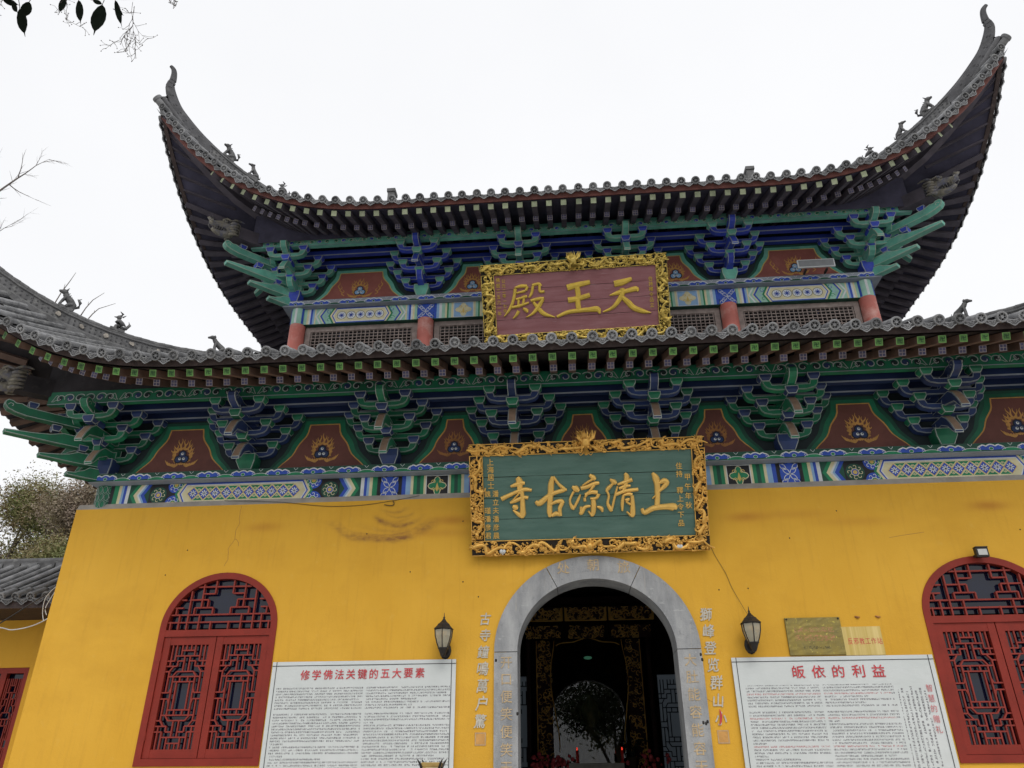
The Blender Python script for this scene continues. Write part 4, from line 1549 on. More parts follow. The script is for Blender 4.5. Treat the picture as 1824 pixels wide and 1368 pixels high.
        s.rect(c - bw / 2 + .012, c + bw / 2 - .012, v0 + .01, v1 - .01, BLK if not pale else SKY, .0026)
        qf = [(c + bw * .40 * (.78 + .22 * math.cos(4 * t)) * math.cos(t), vm + h * .88 * (.78 + .22 * math.cos(4 * t)) * math.sin(t)) for t in [j * .2618 for j in range(24)]]
        s.b.poly(qf, s.f, .0034, GRE if not pale else CRE)
        s.b.ribbon(qf, .012, s.f, .0042, CRE, True)
        for sg in (-1, 1):
            for q in (0, 1):
                s.b.ribbon([(c + sg * (.05 + .035 * (1 - j / 9) * math.cos(j * .8)), vm + (q - .5) * .12 + .035 * (1 - j / 9) * math.sin(j * .8)) for j in range(8)], .011, s.f, .0046, YEL)
        s.b.poly([(c - .025, vm - .04), (c, vm - .09), (c + .025, vm - .04), (c, vm + .05)], s.f, .0048, YEL)

    def colhead(s, x0, x1, v0, v1, mi, ln):
        s.v0, s.v1 = v0, v1
        s.rect(x0, x1, v0, v1, mi, .002)
        c, vm = (x0 + x1) / 2, (v0 + v1) / 2
        rr = (x1 - x0) / 2
        for (cx, cv) in ((c, vm), (x0, v0), (x1, v0), (x0, v1), (x1, v1)):
            for j in range(4):
                t = math.pi / 4 + j * math.pi / 2
                pts = [(cx + rr * (q / 6) * math.cos(t) + .030 * math.sin(q / 6 * math.pi) * math.sin(t) * k2, cv + rr * (q / 6) * math.sin(t) - .030 * math.sin(q / 6 * math.pi) * math.cos(t) * k2) for k2 in (1,) for q in range(7)]
                pts2 = [(cx + rr * (q / 6) * math.cos(t) - .030 * math.sin(q / 6 * math.pi) * math.sin(t), cv + rr * (q / 6) * math.sin(t) + .030 * math.sin(q / 6 * math.pi) * math.cos(t)) for q in range(7)]
                for P__ in (pts, pts2):
                    P__ = [(min(max(a, x0 + .003), x1 - .003), min(max(b_, v0 + .003), v1 - .003)) for a, b_ in P__]
                    s.b.ribbon(P__, .009, s.f, .003, ln)


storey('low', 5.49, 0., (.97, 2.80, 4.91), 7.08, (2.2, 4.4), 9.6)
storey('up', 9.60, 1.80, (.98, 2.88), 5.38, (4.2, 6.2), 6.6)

# painted architraves
b = MB(); b.box((-7.1, .045, 5.02), (7.1, .30, 5.366)); b.build('architrave', 'paint_dkgreen', HALL)
v0, v1 = 5.045, 5.362
for sg in (-1, 1):
    p = Painter(.044)
    a, c = sorted((sg * 6.97, sg * 2.93))
    p.bay(a, c, v0, v1, False)
    p.b.build('painted_pattern', PB, HALL)
    p = Painter(.043)
    a, c = sorted((sg * 2.67, sg * 1.55))
    p.medal(a, c, v0, v1, False)
    p.colhead(sg * 2.80 - .13, sg * 2.80 + .13, v0, v1, BLU, WHI)
    p.b.build('painted_pattern', PB, HALL)
p = Painter(.044); p.bay(-1.55, 1.55, v0, v1, False); p.b.build('painted_pattern', PB, HALL)
for sg in (-1, 1):      # round heads of the corner columns with leaf rings
    b = MB()
    f_ = lambda x, y, h: (sg * 7.08 + x, .17 + y, h)
    b.lathe([(.16, 5.0), (.16, 5.365)], 20, f_, 0)
    for j in range(14):
        for zz in (5.08, 5.19, 5.30):
            t = j * 2 * math.pi / 14 + (.22 if zz == 5.19 else 0)
            ring = [Vector((sg * 7.08 + .1625 * math.cos(t + .20 * math.cos(q * .785)), .17 + .1625 * math.sin(t + .20 * math.cos(q * .785)), zz + .055 * math.sin(q * .785))) for q in range(9)]
            b.tube(ring, .004, 4, 1)
    b.build('column_head', ['green_low', 'line_low'], HALL)

b = MB(); b.box((-5.4, 1.80, 9.13), (5.4, 1.98, 9.475)); b.build('architrave', 'paint_dkgreen', HALL)
v0, v1 = 9.14, 9.472
for sg in (-1, 1):
    p = Painter(1.799)
    a, c = sorted((sg * 5.14, sg * 2.96)); p.bay(a, c, v0, v1, True)
    a, c = sorted((sg * 2.64, sg * 1.52)); p.medal(a, c, v0, v1, True)
    p.colhead(sg * 2.80 - .16, sg * 2.80 + .16, v0, v1, BLU, WHI)
    p.b.build('painted_pattern', PB, HALL)
p = Painter(1.799); p.bay(-1.52, 1.52, v0, v1, True); p.b.build('painted_pattern', PB, HALL)
for sg in (-1, 1):
    for x, rr in ((5.27, .145), (2.80, .15)):
        b = MB()
        b.lathe([(rr, 7.9), (rr, 9.135)], 20, lambda px, py, h: (sg * x + px, 1.86 + py, h), 0)
        if x > 5:
            b.lathe([(rr + .002, 9.135), (rr + .002, 9.475)], 20, lambda px, py, h: (sg * x + px, 1.86 + py, h), 1)
            for q, (t0, mi) in enumerate(((0, 2), (.9, 3), (1.8, 2), (2.7, 3), (3.6, 2), (4.5, 3), (5.4, 2))):
                vs = [(sg * x + (rr + .004) * math.cos(t0 + e), 1.86 + (rr + .004) * math.sin(t0 + e), z_) for z_ in (9.14, 9.473) for e in (0, .15, .3)]
                b.add(vs, [(0, 1, 4, 3), (1, 2, 5, 4)], mi)
        b.build('column', ['column_red', 'paint_mint', 'paint_blue', 'paint_white'], HALL)
# lattice strips of the upper storey
for a, c in ((-5.12, -2.96), (-2.64, 2.64), (2.96, 5.12)):
    b = MB()
    b.box((a, 1.90, 9.03), (c, 1.97, 9.129)); b.box((a, 1.90, 8.0), (a + .10, 1.97, 9.03)); b.box((c - .10, 1.90, 8.0), (c, 1.97, 9.03))
    b.box((a + .1, 1.90, 8.0), (c - .1, 1.97, 8.45))
    x = a + .12
    while x < c - .11:
        b.box((x - .0075, 1.912, 8.45), (x + .0075, 1.935, 9.03)); x += .080
    z = 8.50
    while z < 9.03:
        b.box((a + .1, 1.918, z - .0085), (c - .1, 1.941, z + .0085)); z += .066
    b.build('lattice_panel', 'lattice_wood', HALL)
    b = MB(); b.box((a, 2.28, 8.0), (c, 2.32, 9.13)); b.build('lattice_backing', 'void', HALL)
b = MB()
for sg in (-1, 1):
    x0_, x1_ = sorted((sg * 5.20, sg * 5.32)); b.box((x0_, 1.99, 7.9), (x1_, 8.3, 9.6))
b.box((-5.2, 8.2, 7.9), (5.2, 8.3, 10.6))
b.build('upper_wall', 'lattice_wood', HALL)

# ------------------------------------------------------------------ front wall with its openings
OPEN = [(-5.765, -4.165, 1.66, 3.31, .72), (-1.12, 1.16, -.1, 2.93, 1.03), (4.085, 5.72, 1.64, 3.30, .70)]


def arch_pts(x0, x1, zs, rise, n=28):
    c, a = (x0 + x1) / 2, (x1 - x0) / 2
    return [(c - a * math.cos(math.pi * i / n), zs + rise * math.sin(math.pi * i / n)) for i in range(n + 1)]


b = MB()
ZT, TH = 5.0, .42
cuts = [-7.40] + [q for o_ in OPEN for q in o_[:2]] + [7.42]
for i in range(0, len(cuts), 2):
    a, c = cuts[i], cuts[i + 1]
    k = max(1, int((c - a) / .6))
    for y in (0, TH):
        for j in range(k):
            x0, x1 = a + (c - a) * j / k, a + (c - a) * (j + 1) / k
            b.add([(x0, y, 0), (x1, y, 0), (x1, y, ZT), (x0, y, ZT)], [(0, 1, 2, 3) if y == 0 else (3, 2, 1, 0)])
for x0, x1, zb_, zs, rise in OPEN:
    ap = arch_pts(x0, x1, zs, rise)
    for y in (0, TH):
        for i in range(len(ap) - 1):
            b.add([(ap[i][0], y, ap[i][1]), (ap[i + 1][0], y, ap[i + 1][1]), (ap[i + 1][0], y, ZT), (ap[i][0], y, ZT)], [(0, 1, 2, 3) if y == 0 else (3, 2, 1, 0)])
        if zb_ > 0:
            b.add([(x0, y, 0), (x1, y, 0), (x1, y, zb_), (x0, y, zb_)], [(0, 1, 2, 3) if y == 0 else (3, 2, 1, 0)])
    rim = [(x0, zb_)] + ap + [(x1, zb_)]
    for i in range(len(rim) - 1):
        b.add([(rim[i][0], 0, rim[i][1]), (rim[i + 1][0], 0, rim[i + 1][1]), (rim[i + 1][0], TH, rim[i + 1][1]), (rim[i][0], TH, rim[i][1])], [(0, 1, 2, 3)])
    b.add([(x0, 0, zb_), (x1, 0, zb_), (x1, TH, zb_), (x0, TH, zb_)], [(0, 1, 2, 3)])
for x, f in ((-7.40, (0, 1, 2, 3)), (7.42, (3, 2, 1, 0))):
    b.add([(x, 0, 0), (x, 0, ZT), (x, 10.0, ZT), (x, 10.0, 0)], [f])
b.add([(-7.40, 10, 0), (7.42, 10, 0), (7.42, 10, ZT), (-7.40, 10, ZT)], [])
WALL = b.build('wall', 'wall_yellow', HALL)
b = MB()       # sloped plaster coping
for x0, x1 in ((-7.40, 7.42),):
    b.add([(x0, .0, ZT), (x1, .0, ZT), (x1, .04, ZT + .085), (x0, .04, ZT + .085)], [(0, 1, 2, 3)])
    b.add([(x0, .0, ZT), (x0, .07, ZT + .055), (x0, 10, ZT + .055), (x0, 10, ZT)], [(0, 1, 2, 3)])
    b.add([(x0, .04, ZT + .085), (x1, .04, ZT + .085), (x1, .2, ZT + .086), (x0, .2, ZT + .086)], [(0, 1, 2, 3)])
b.build('plaster_coping', 'grey_plaster', HALL)
# hairline cracks, old nail holes
b = MB()
for pts in ([(-4.91, 4.98), (-4.93, 4.86), (-4.905, 4.74), (-4.95, 4.62), (-4.93, 4.50), (-5.01, 4.36), (-4.99, 4.22), (-5.03, 4.12)],
            [(-4.93, 4.5), (-4.88, 4.45), (-4.87, 4.40)], [(3.9, 4.27), (4.1, 4.30), (4.35, 4.33)],
            [(1.33, 2.35), (1.40, 2.30), (1.52, 2.31)]):
    q = []
    for i in range(len(pts) - 1):
        for t in (0, .33, .66):
            q.append((pts[i][0] + (pts[i + 1][0] - pts[i][0]) * t + random.uniform(-.01, .01), pts[i][1] + (pts[i + 1][1] - pts[i][1]) * t))
    b.ribbon(q + [pts[-1]], .0045, FRONT, .0015)
b.build('wall_crack', 'flame_dim', WALL)
b = MB()
for x, z in ((-3.06, 4.52), (-2.42, 3.98), (-1.70, 3.83), (1.63, 3.65), (2.0, 3.66), (2.63, 4.30), (5.55, 4.33), (-5.6, 4.36), (-5.85, 4.02), (-1.49, 3.63), (-1.72, 4.66), (3.30, 4.65)):
    b = MB(); b.ball((x, 0, z), (.009, .008, .010), 0, 6, 4); b.build('nail_hole', 'iron', WALL)
for x in (3.28, 3.53):
    b = MB(); b.tube([(x - .03, -.004, 3.285), (x, -.012, 3.27), (x + .03, -.004, 3.275)], [.008, .016, .007], 6); b.build('plaster_scar', 'flame_dim', WALL)

# ------------------------------------------------------------------ stone arch of the door
DOOR = empty('stone_doorway', (0, 0, 0), HALL)


def arch_piece(t0, t1, gap=.004):
    b = MB()
    n = 14
    ts = [t0 + gap + (t1 - t0 - 2 * gap) * i / n for i in range(n + 1)]
    c = .02
    inn = [(c - 1.0 * math.cos(t), 2.93 + .895 * math.sin(t)) for t in ts]
    out = [(c - 1.295 * math.cos(t), 2.93 + 1.195 * math.sin(t)) for t in ts]
    poly = inn + list(reversed(out))
    b.prism(poly, FRONT, -.44, .035)
    b.build('voussoir', 'arch_stone', DOOR)


for t0, t1 in ((0, R(62)), (R(62), R(119)), (R(119), R(180))):
    arch_piece(t0, t1)
for x0, x1 in ((-1.275, -.98), (1.02, 1.315)):
    for z0, z1 in ((.0, 1.3), (1.305, 2.925)):
        b = MB(); b.box((x0, -.035, z0), (x1, .44, z1)); b.build('jamb_stone', 'arch_stone', DOOR)
b = MB(); b.box((-1.0, -.10, 0), (1.04, .5, .16)); b.build('threshold', 'arch_stone', DOOR)
on_stone = lambda u, v, wv: (u, -.0355 - wv, v)
on_wall = lambda u, v, wv: (u, -wv - .0005, v)
for ch, x, z, rot in (('处', -.36, 3.975, 0), ('朝', .03, 4.005, 0), ('旅', .43, 3.965, 0)):
    character(ch, .17, x, z, on_stone, .004, 'gilt_worn', DOOR, .01)
for chars, x0, x1 in (('开口便笑便笑天', -1.12, -1.12), ('大肚能容能容天', 1.165, 1.165)):
    for i, ch in enumerate(chars):
        character(ch, .155, x0, 2.80 - i * .197, on_stone, .004, 'gilt_worn', DOOR, .006)
for chars, x0, x1 in (('古寺鐘鳴萬户驚', -1.395, -1.435), ('獅峰登览群山小', 1.43, 1.455)):
    for i, ch in enumerate(chars):
        character(ch, .168 + random.uniform(-.012, .012), x0 + (x1 - x0) * i / 6 + random.uniform(-.008, .008), 3.345 - i * .202, on_wall, .010, 'white_letter', WALL, .016, .90, slant=.16)
for x in (-1.44, 1.46):       # small seal squares under the couplets
    b = MB()
    b.box((x - .07, -.004, 1.86), (x + .07, .01, 2.01), 0)
    b.ring([(x - .07, 1.86), (x + .07, 1.86), (x + .07, 2.01), (x - .07, 2.01)], FRONT, .0055, .006, .014, 1)
    b.build('seal_mark', ['flame', 'gilt_worn'], WALL)
b = MB()
b.ribbon([(1.452, 2.235), (1.462, 2.17), (1.450, 2.10), (1.43, 2.06)], [.010, .026, .024, .006], FRONT, .0145)
b.build('red_daub', 'red_print', WALL)
b = MB()       # chipped corners on the jambs
for x, z in ((1.30, 2.86), (1.31, 2.80), (-1.25, 2.83), (1.24, 2.09), (1.29, 2.10), (1.27, 2.08), (-.985, 2.21)):
    b.ball((x, -.034, z), (.018, .006, .024), 0, 5, 3)
b.build('chip', 'iron', DOOR)

# ------------------------------------------------------------------ windows
LEAF = [(0, .27, .55, .27), (0, .37, .80, .37), (.2, .27, .2, .37), (.33, 0, .33, .27), (.55, 0, .55, .37), (0, .47, .42, .47), (.42, .47, .60, .37),
        (.62, .575, .80, .47), (.45, .575, 1, .575), (.8, .47, 1, .47), (.14, .47, .14, .78), (.14, .68, .45, .68), (.45, .575, .45, .68), (.62, .68, 1, .68),
        (.62, .68, .62, 1), (0, .78, .62, .78), (.33, .78, .33, 1), (0, .89, .33, .89), (.12, .89, .12, 1), (.83, .575, .83, 1), (.62, .06, 1, .06), (.80, .06, .80, .47), (.55, .16, .62, .06)]


def window(x0, x1, zb_, zs, rise, label):
    W = empty('window', ((x0 + x1) / 2, 0, zb_), HALL)
    W['label'] = label
    cx = (x0 + x1) / 2
    a = (x1 - x0) / 2
    lo = lambda u, v, wv: (u, -wv, v - 0)
    # outer frame
    ap = [(px - cx, pz - zb_) for px, pz in arch_pts(x0, x1, zs, rise)]
    outer = [(-a, 0)] + ap + [(a, 0)]
    fwid = .085
    inn = [(-a + fwid, fwid)] + [(px * (1 - fwid / a), (pz - (zs - zb_)) * (1 - fwid / rise) + zs - zb_) for px, pz in ap] + [(a - fwid, fwid)]
    b = MB()
    n = len(outer)
    for y, fl in ((-.015, 0), (.10, 1)):
        b.add([(u, y, v) for u, v in outer + inn], [(i, (i + 1) % n, n + (i + 1) % n, n + i) if not fl else (n + i, n + (i + 1) % n, (i + 1) % n, i) for i in range(n)])
    for ring in (outer, inn):
        b.add([(u, -.015, v) for u, v in ring] + [(u, .10, v) for u, v in ring], [(i, (i + 1) % n, n + (i + 1) % n, n + i) for i in range(n)])
    zt = zs - zb_ - .03
    b.box((-a + fwid - .01, -.012, zt - .085), (a - fwid + .01, .09, zt))
    b.build('frame', 'lacquer', W)
    # fanlight bars clipped to the arch
    b = MB()
    A, Bh = a - fwid + .01, rise - fwid + .02
    def bar(u0, v0, u1, v1, wd=.018, y0=.0, y1=.05):
        if u0 == u1:
            lim = math.sqrt(max(0, 1 - (u0 * u0)))
            v1 = min(v1, lim)
            if v1 <= v0: return
            b.box((u0 * A - wd / 2, y0, zt + v0 * Bh), (u0 * A + wd / 2, y1, zt + v1 * Bh))
        else:
            lim = math.sqrt(max(0, 1 - v0 * v0))
            q0, q1 = max(u0, -lim), min(u1, lim)
            if q1 <= q0: return
            b.box((q0 * A, y0 + .004, zt + v0 * Bh - wd / 2), (q1 * A, y1 - .004, zt + v0 * Bh + wd / 2))
    for sg in (-1, 1):
        for u, v0_, v1_ in ((.17, .0, .17), (.17, .30, .44), (.17, .72, 1), (.40, .0, .30), (.40, .44, .72), (.62, .0, .60), (.28, .44, .60), (.78, 0, .30), (.62, .60, .80), (.86, .30, .44), (.52, .30, .44), (.40, .72, 1), (.93, 0, .17)):
            bar(sg * u, v0_, sg * u, v1_)
        for v, u0_, u1_ in ((.44, .17, .52), (.60, .28, .62), (.72, .17, .40), (.44, .74, .95), (.60, .70, .84)):
            x_, y_ = sorted((sg * u0_, sg * u1_)); bar(x_, v, y_, v)
    for v in (.15, .30, .86): bar(-1, v, 1, v)
    b.build('fanlight_lattice', 'lacquer_bar', W)
    # two leaves
    zl0, zl1 = fwid + .004, zt - .088
    for sg in (-1, 1):
        u0_, u1_ = sorted((sg * .006, sg * (a - fwid - .004)))
        L_ = empty('leaf', (0, 0, 0), W)
        b = MB()
        sw = .088
        b.box((u0_, .004, zl0), (u0_ + sw, .066, zl1)); b.box((u1_ - sw, .004, zl0), (u1_, .066, zl1))
        b.box((u0_ + sw, .008, zl0), (u1_ - sw, .062, zl0 + .10)); b.box((u0_ + sw, .008, zl1 - .10), (u1_ - sw, .062, zl1))
        b.build('leaf_frame', 'lacquer', L_)
        cu, hu = (u0_ + u1_) / 2, (u1_ - u0_) / 2 - sw
        cv, hv = (zl0 + zl1) / 2, (zl1 - zl0) / 2 - .10
        b = MB()
        for (p0, q0, p1, q1) in LEAF:
            for su in (-1, 1):
                for sv in (-1, 1):
                    P0, P1 = (cu + su * p0 * hu, .03, cv + sv * q0 * hv), (cu + su * p1 * hu, .03, cv + sv * q1 * hv)
                    b.bar(P0, P1, .030 + random.uniform(-.002, .002), .0165, (0, 1, 0) if False else (0, -1, 0)) if False else b.bar(P0, P1, .0165, .034 + .004 * random.random(), (0, 1, 0))
        b.build('leaf_lattice', 'lacquer_bar', L_)
        b = MB()
        for zh in (zl0 + .25, zl1 - .25):
            b.tube([(u0_ - .006 if sg < 0 else u1_ + .006, -.002, zh - .05), (u0_ - .006 if sg < 0 else u1_ + .006, -.002, zh + .05)], .010, 6)
        b.build('hinge', 'lacquer', L_)
        b = MB(); b.box((u0_ + sw * .7, .085, zl0), (u1_ - sw * .7, .09, zl1)); b.build('pane', 'glass_navy', L_)
    b = MB(); b.poly([(u * .98, v) for u, v in inn if v >= zt - .1], lambda u, v, wv: (u, -wv, v), -.075); b.build('fanlight_pane', 'glass_navy', W)
    return W


window(*OPEN[0], 'red lattice window left of the doorway')
window(*OPEN[2], 'red lattice window right of the doorway under a floodlight')

# ------------------------------------------------------------------ inside of the hall
b = MB()
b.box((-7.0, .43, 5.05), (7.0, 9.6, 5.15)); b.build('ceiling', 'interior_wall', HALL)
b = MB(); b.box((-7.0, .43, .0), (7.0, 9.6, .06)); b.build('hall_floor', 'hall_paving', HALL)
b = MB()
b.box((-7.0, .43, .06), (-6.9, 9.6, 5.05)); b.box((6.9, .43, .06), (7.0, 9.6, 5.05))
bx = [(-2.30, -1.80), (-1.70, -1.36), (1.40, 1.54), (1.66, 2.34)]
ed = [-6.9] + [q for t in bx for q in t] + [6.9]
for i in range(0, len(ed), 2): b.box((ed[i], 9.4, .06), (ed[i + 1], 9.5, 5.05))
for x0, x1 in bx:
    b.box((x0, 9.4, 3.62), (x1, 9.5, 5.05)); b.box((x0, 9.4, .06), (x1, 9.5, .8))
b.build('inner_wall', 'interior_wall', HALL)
for x0, x1 in bx:
    D = empty('back_door_leaf', ((x0 + x1) / 2, 9.4, .8), HALL)
    hw = (x1 - x0) / 2
    b = MB()
    full = hw > .2
    for (p0, q0, p1, q1) in LEAF:
        for su in (-1, 1):
            for sv in (-1, 1):
                k_ = .34 if full else .5
                b.bar((su * p0 * (hw if full else .34), .0, 1.72 + sv * q0 * .98), (su * p1 * (hw if full else .34), .0, 1.72 + sv * q1 * .98), .02, .03, (0, 1, 0)) if abs(max(p0, p1)) * (hw if full else .34) <= hw + .01 else None
    b.build('lattice', 'void', D)
    b = MB(); b.box((-hw, .04, 0), (hw, .046, 2.82)); b.build('pane', 'glass_frost', D)

SH = empty('shrine', (0, 6.5, 0))
tag(SH, 'carved gilt shrine with a glass front inside the dark doorway', 'shrine')
def carve(b, x0, x1, z0, z1, y, n, rmax, mi=0, seed=1, depth=.05):
    rnd = random.Random(seed)
    for i in range(n):
        cx, cz = rnd.uniform(x0, x1), rnd.uniform(z0, z1)
        r = rnd.uniform(.5, 1) * rmax
        t0 = rnd.uniform(0, 6.28)
        tn = rnd.choice((-1, 1))
        pts = [(cx + r * (1 - q / 8) * math.cos(t0 + tn * q * .8), y - depth * (.5 + .5 * rnd.random()), cz + r * (1 - q / 8) * math.sin(t0 + tn * q * .8)) for q in range(7)]
        pts = [(min(max(p_[0], x0), x1), p_[1], min(max(p_[2], z0), z1)) for p_ in pts]
        b.tube(pts, [r * .22 * (1 - q / 9) for q in range(7)], 4, mi, False)
b = MB()
b.box((-1.30, .0, .06), (1.30, 1.4, .9)); b.box((-1.30, 1.3, .9), (1.30, 1.4, 4.9)); b.box((-1.30, .02, 4.75), (1.30, 1.4, 4.9))
b.box((-1.30, .2, .9), (-1.22, 1.3, 4.75)); b.box((1.22, .2, .9), (1.30, 1.3, 4.75))
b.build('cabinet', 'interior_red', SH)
for sg in (-1, 1):
    b = MB()
    x0, x1 = sorted((sg * 1.06, sg * .76))
    b.box((x0, -.02, .9), (x1, .06, 4.0), 1)
    carve(b, x0, x1, .95, 4.0, -.02, 150, .07, 0, 5 + sg)
    xe = sg * .74
    edge = [(xe - sg * (.05 * math.sin(i * .35) + .10 * max(0, 1 - i / 6)), 1.9 + i * .1) for i in range(22)]
    b.tube([(u, -.06, v) for u, v in edge], .012, 5, 2)
    b.tube([(sg * 1.07, -.06, 1.8), (sg * 1.07, -.06, 4.0)], .012, 5, 2)
    b.tube([(sg * (1.07 - .1 * (1 - q / 8) * abs(math.cos(q * .8))), -.06, 1.88 + .09 * math.sin(q * .8) * (1 - q / 8)) for q in range(8)], .02, 5, 2)
    b.build('carved_side', ['gold_dim', 'interior_red', 'gold_letter'], SH)
for i, (x0, x1) in enumerate(((-1.32, -.50), (-.44, .40), (.46, 1.36))):
    b = MB()
    b.box((x0, -.48, 4.32), (x1, -.44, 4.60), 1)
    carve(b, x0 + .04, x1 - .04, 4.35, 4.58, -.47, 55, .075, 0, 20 + i)
    for p0, p1 in (((x0, 4.325), (x1, 4.325)), ((x0, 4.32), (x0, 4.59)), ((x1, 4.32), (x1, 4.59))):
        b.bar((p0[0], -.50, p0[1]), (p1[0], -.50, p1[1]), .022, .022, (0, 1, 0), 2)
    for sg, xx in ((1, x0), (-1, x1)):
        b.add([(xx, -.512, 4.33), (xx + sg * .10, -.512, 4.33), (xx + sg * .03, -.512, 4.45), (xx + sg * .05, -.512, 4.57), (xx, -.512, 4.58)], [(0, 1, 2, 3, 4)], 2)
    b.build('canopy_panel', ['gold_dim', 'interior_red', 'gold_letter'], SH)
    b = MB()
    b.box((x0 + .05, -.2, 4.02), (x1 - .05, -.16, 4.27), 1)
    carve(b, x0 + .05, x1 - .05, 4.02, 4.26, -.2, 45, .07, 0, 40 + i)
    b.build('carved_lintel', ['gold_dim', 'interior_red'], SH)
b = MB()
b.tube(smooth_path([(-.66, -.03, 3.90), (-.55, -.03, 3.95), (-.3, -.03, 3.97), (-.14, -.03, 4.02), (.0, -.03, 4.05), (.14, -.03, 4.02), (.3, -.03, 3.97), (.55, -.03, 3.95), (.66, -.03, 3.90)], 4), .013, 5)
b.build('apron_edge', 'gold_letter', SH)
b = MB(); b.box((-.76, -.01, .92), (.76, .0, 3.98)); b.build('glass_front', 'glass_case', SH)
b = MB(); b.ball((-.0, .5, 3.72), (.09, .04, .035), 0, 10, 6); b.build('green_bulb', 'green_lamp', SH)
# seated statue inside the case
b = MB()
b.lathe([(.62, 1.0), (.66, 1.12), (.5, 1.25), (.46, 1.6), (.40, 1.95), (.30, 2.2), (.12, 2.34), (.10, 2.42), (.16, 2.50), (.19, 2.64), (.16, 2.80), (.08, 2.90), (.05, 2.97), (.0, 3.0)], 20, lambda x, y, h: (x, 7.25 + y * .75, h))
for sg in (-1, 1):
    b.tube(smooth_path([(sg * .36, 7.2, 2.16), (sg * .50, 7.1, 1.85), (sg * .46, 6.95, 1.58), (sg * .12, 6.86, 1.50)], 4), [.13, .13, .125, .12, .115, .11, .10, .10, .09, .085, .08, .075, .07], 8)
    b.tube(smooth_path([(sg * .25, 7.15, 1.22), (sg * .62, 6.98, 1.18), (sg * .5, 6.78, 1.15), (-sg * .15, 6.72, 1.15)], 4), [.2, .2, .2, .19, .18, .17, .16, .15, .14, .13, .12, .11, .10], 8)
    b.ball((sg * .19, 7.22, 2.62), (.03, .04, .09))
st = b.build('statue', 'statue_gold'); tag(st, 'dim gilded seated statue behind the shrine glass', 'statue')
AL = empty('altar_table', (0, 5.2, 0)); tag(AL, 'low altar table with pale cloth in front of the shrine', 'table')
b = MB(); b.box((-.9, -.3, 1.55), (.9, .3, 1.62)); b.build('table_top', 'dark_wood', AL)
b = MB(); b.box((-.45, -.315, 1.60), (.52, .315, 1.70)); b.build('cloth', 'altar_cloth', AL)
for x in (-.85, .85):
    for y in (-.25, .25):
        b = MB(); b.box((x - .04, y - .04, .06), (x + .04, y + .04, 1.548)); b.build('leg', 'dark_wood', AL)
for i, x in enumerate((-.30, .50)):
    C_ = empty('candle', (x, 5.0, 1.70))
    tag(C_, ('left' if x < 0 else 'right') + ' one of two red lit candles on the altar table', 'candle', 'altar candles')
    b = MB(); b.lathe([(.035, 0), (.05, .01), (.012, .03), (.026, .04), (.026, .20), (0, .205)], 10, lambda px, py, h: (px, py, h)); b.build('stick', 'candle_red', C_)
    b = MB(); b.ball((0, 0, .225), (.014, .014, .030), 0, 7, 5); b.build('candle_flame', 'flame_light', C_)
for i, (x, y) in enumerate(((-.95, 5.0), (-.62, 4.9), (1.02, 4.9))):
    V = empty('flower_vase', (x, y, 1.3))
    tag(V, ('dim red flowers in a vase left of the candles', 'dim red flowers in a vase beside the left candle', 'dim red flowers in a vase right of the candles')[i], 'flowers', 'altar flowers')
    b = MB(); b.lathe([(.05, -.2), (.09, 0), (.10, .15), (.05, .25), (.07, .30)], 10, lambda px, py, h: (px, py, h)); b.build('vase', 'bronze', V)
    b = MB()
    rnd = random.Random(i)
    for q in range(26):
        b.ball((rnd.gauss(0, .12), rnd.gauss(0, .08), .42 + rnd.gauss(0, .07)), rnd.uniform(.02, .045), 0, 6, 4)
    b.build('blossom', 'flower', V)
V = empty('potted_plant', (.72, 5.6, 1.62)); tag(V, 'spiky leaved potted plant at the right of the shrine glass', 'plant')
b = MB(); b.lathe([(.08, 0), (.12, .16), (.13, .18)], 12, lambda px, py, h: (px, py, h)); b.build('pot', 'bronze', V)
b = MB(); rnd = random.Random(4)
for q in range(24):
    t = rnd.uniform(0, 6.28); l = rnd.uniform(.2, .42)
    b.tube([(0, 0, .16), (l * .4 * math.cos(t), l * .4 * math.sin(t), .16 + l * .8), (l * math.cos(t), l * math.sin(t), .16 + l * .7)], [.012, .012, .002], 4, squash=.4)
b.build('leaves', 'leaf_pot', V)

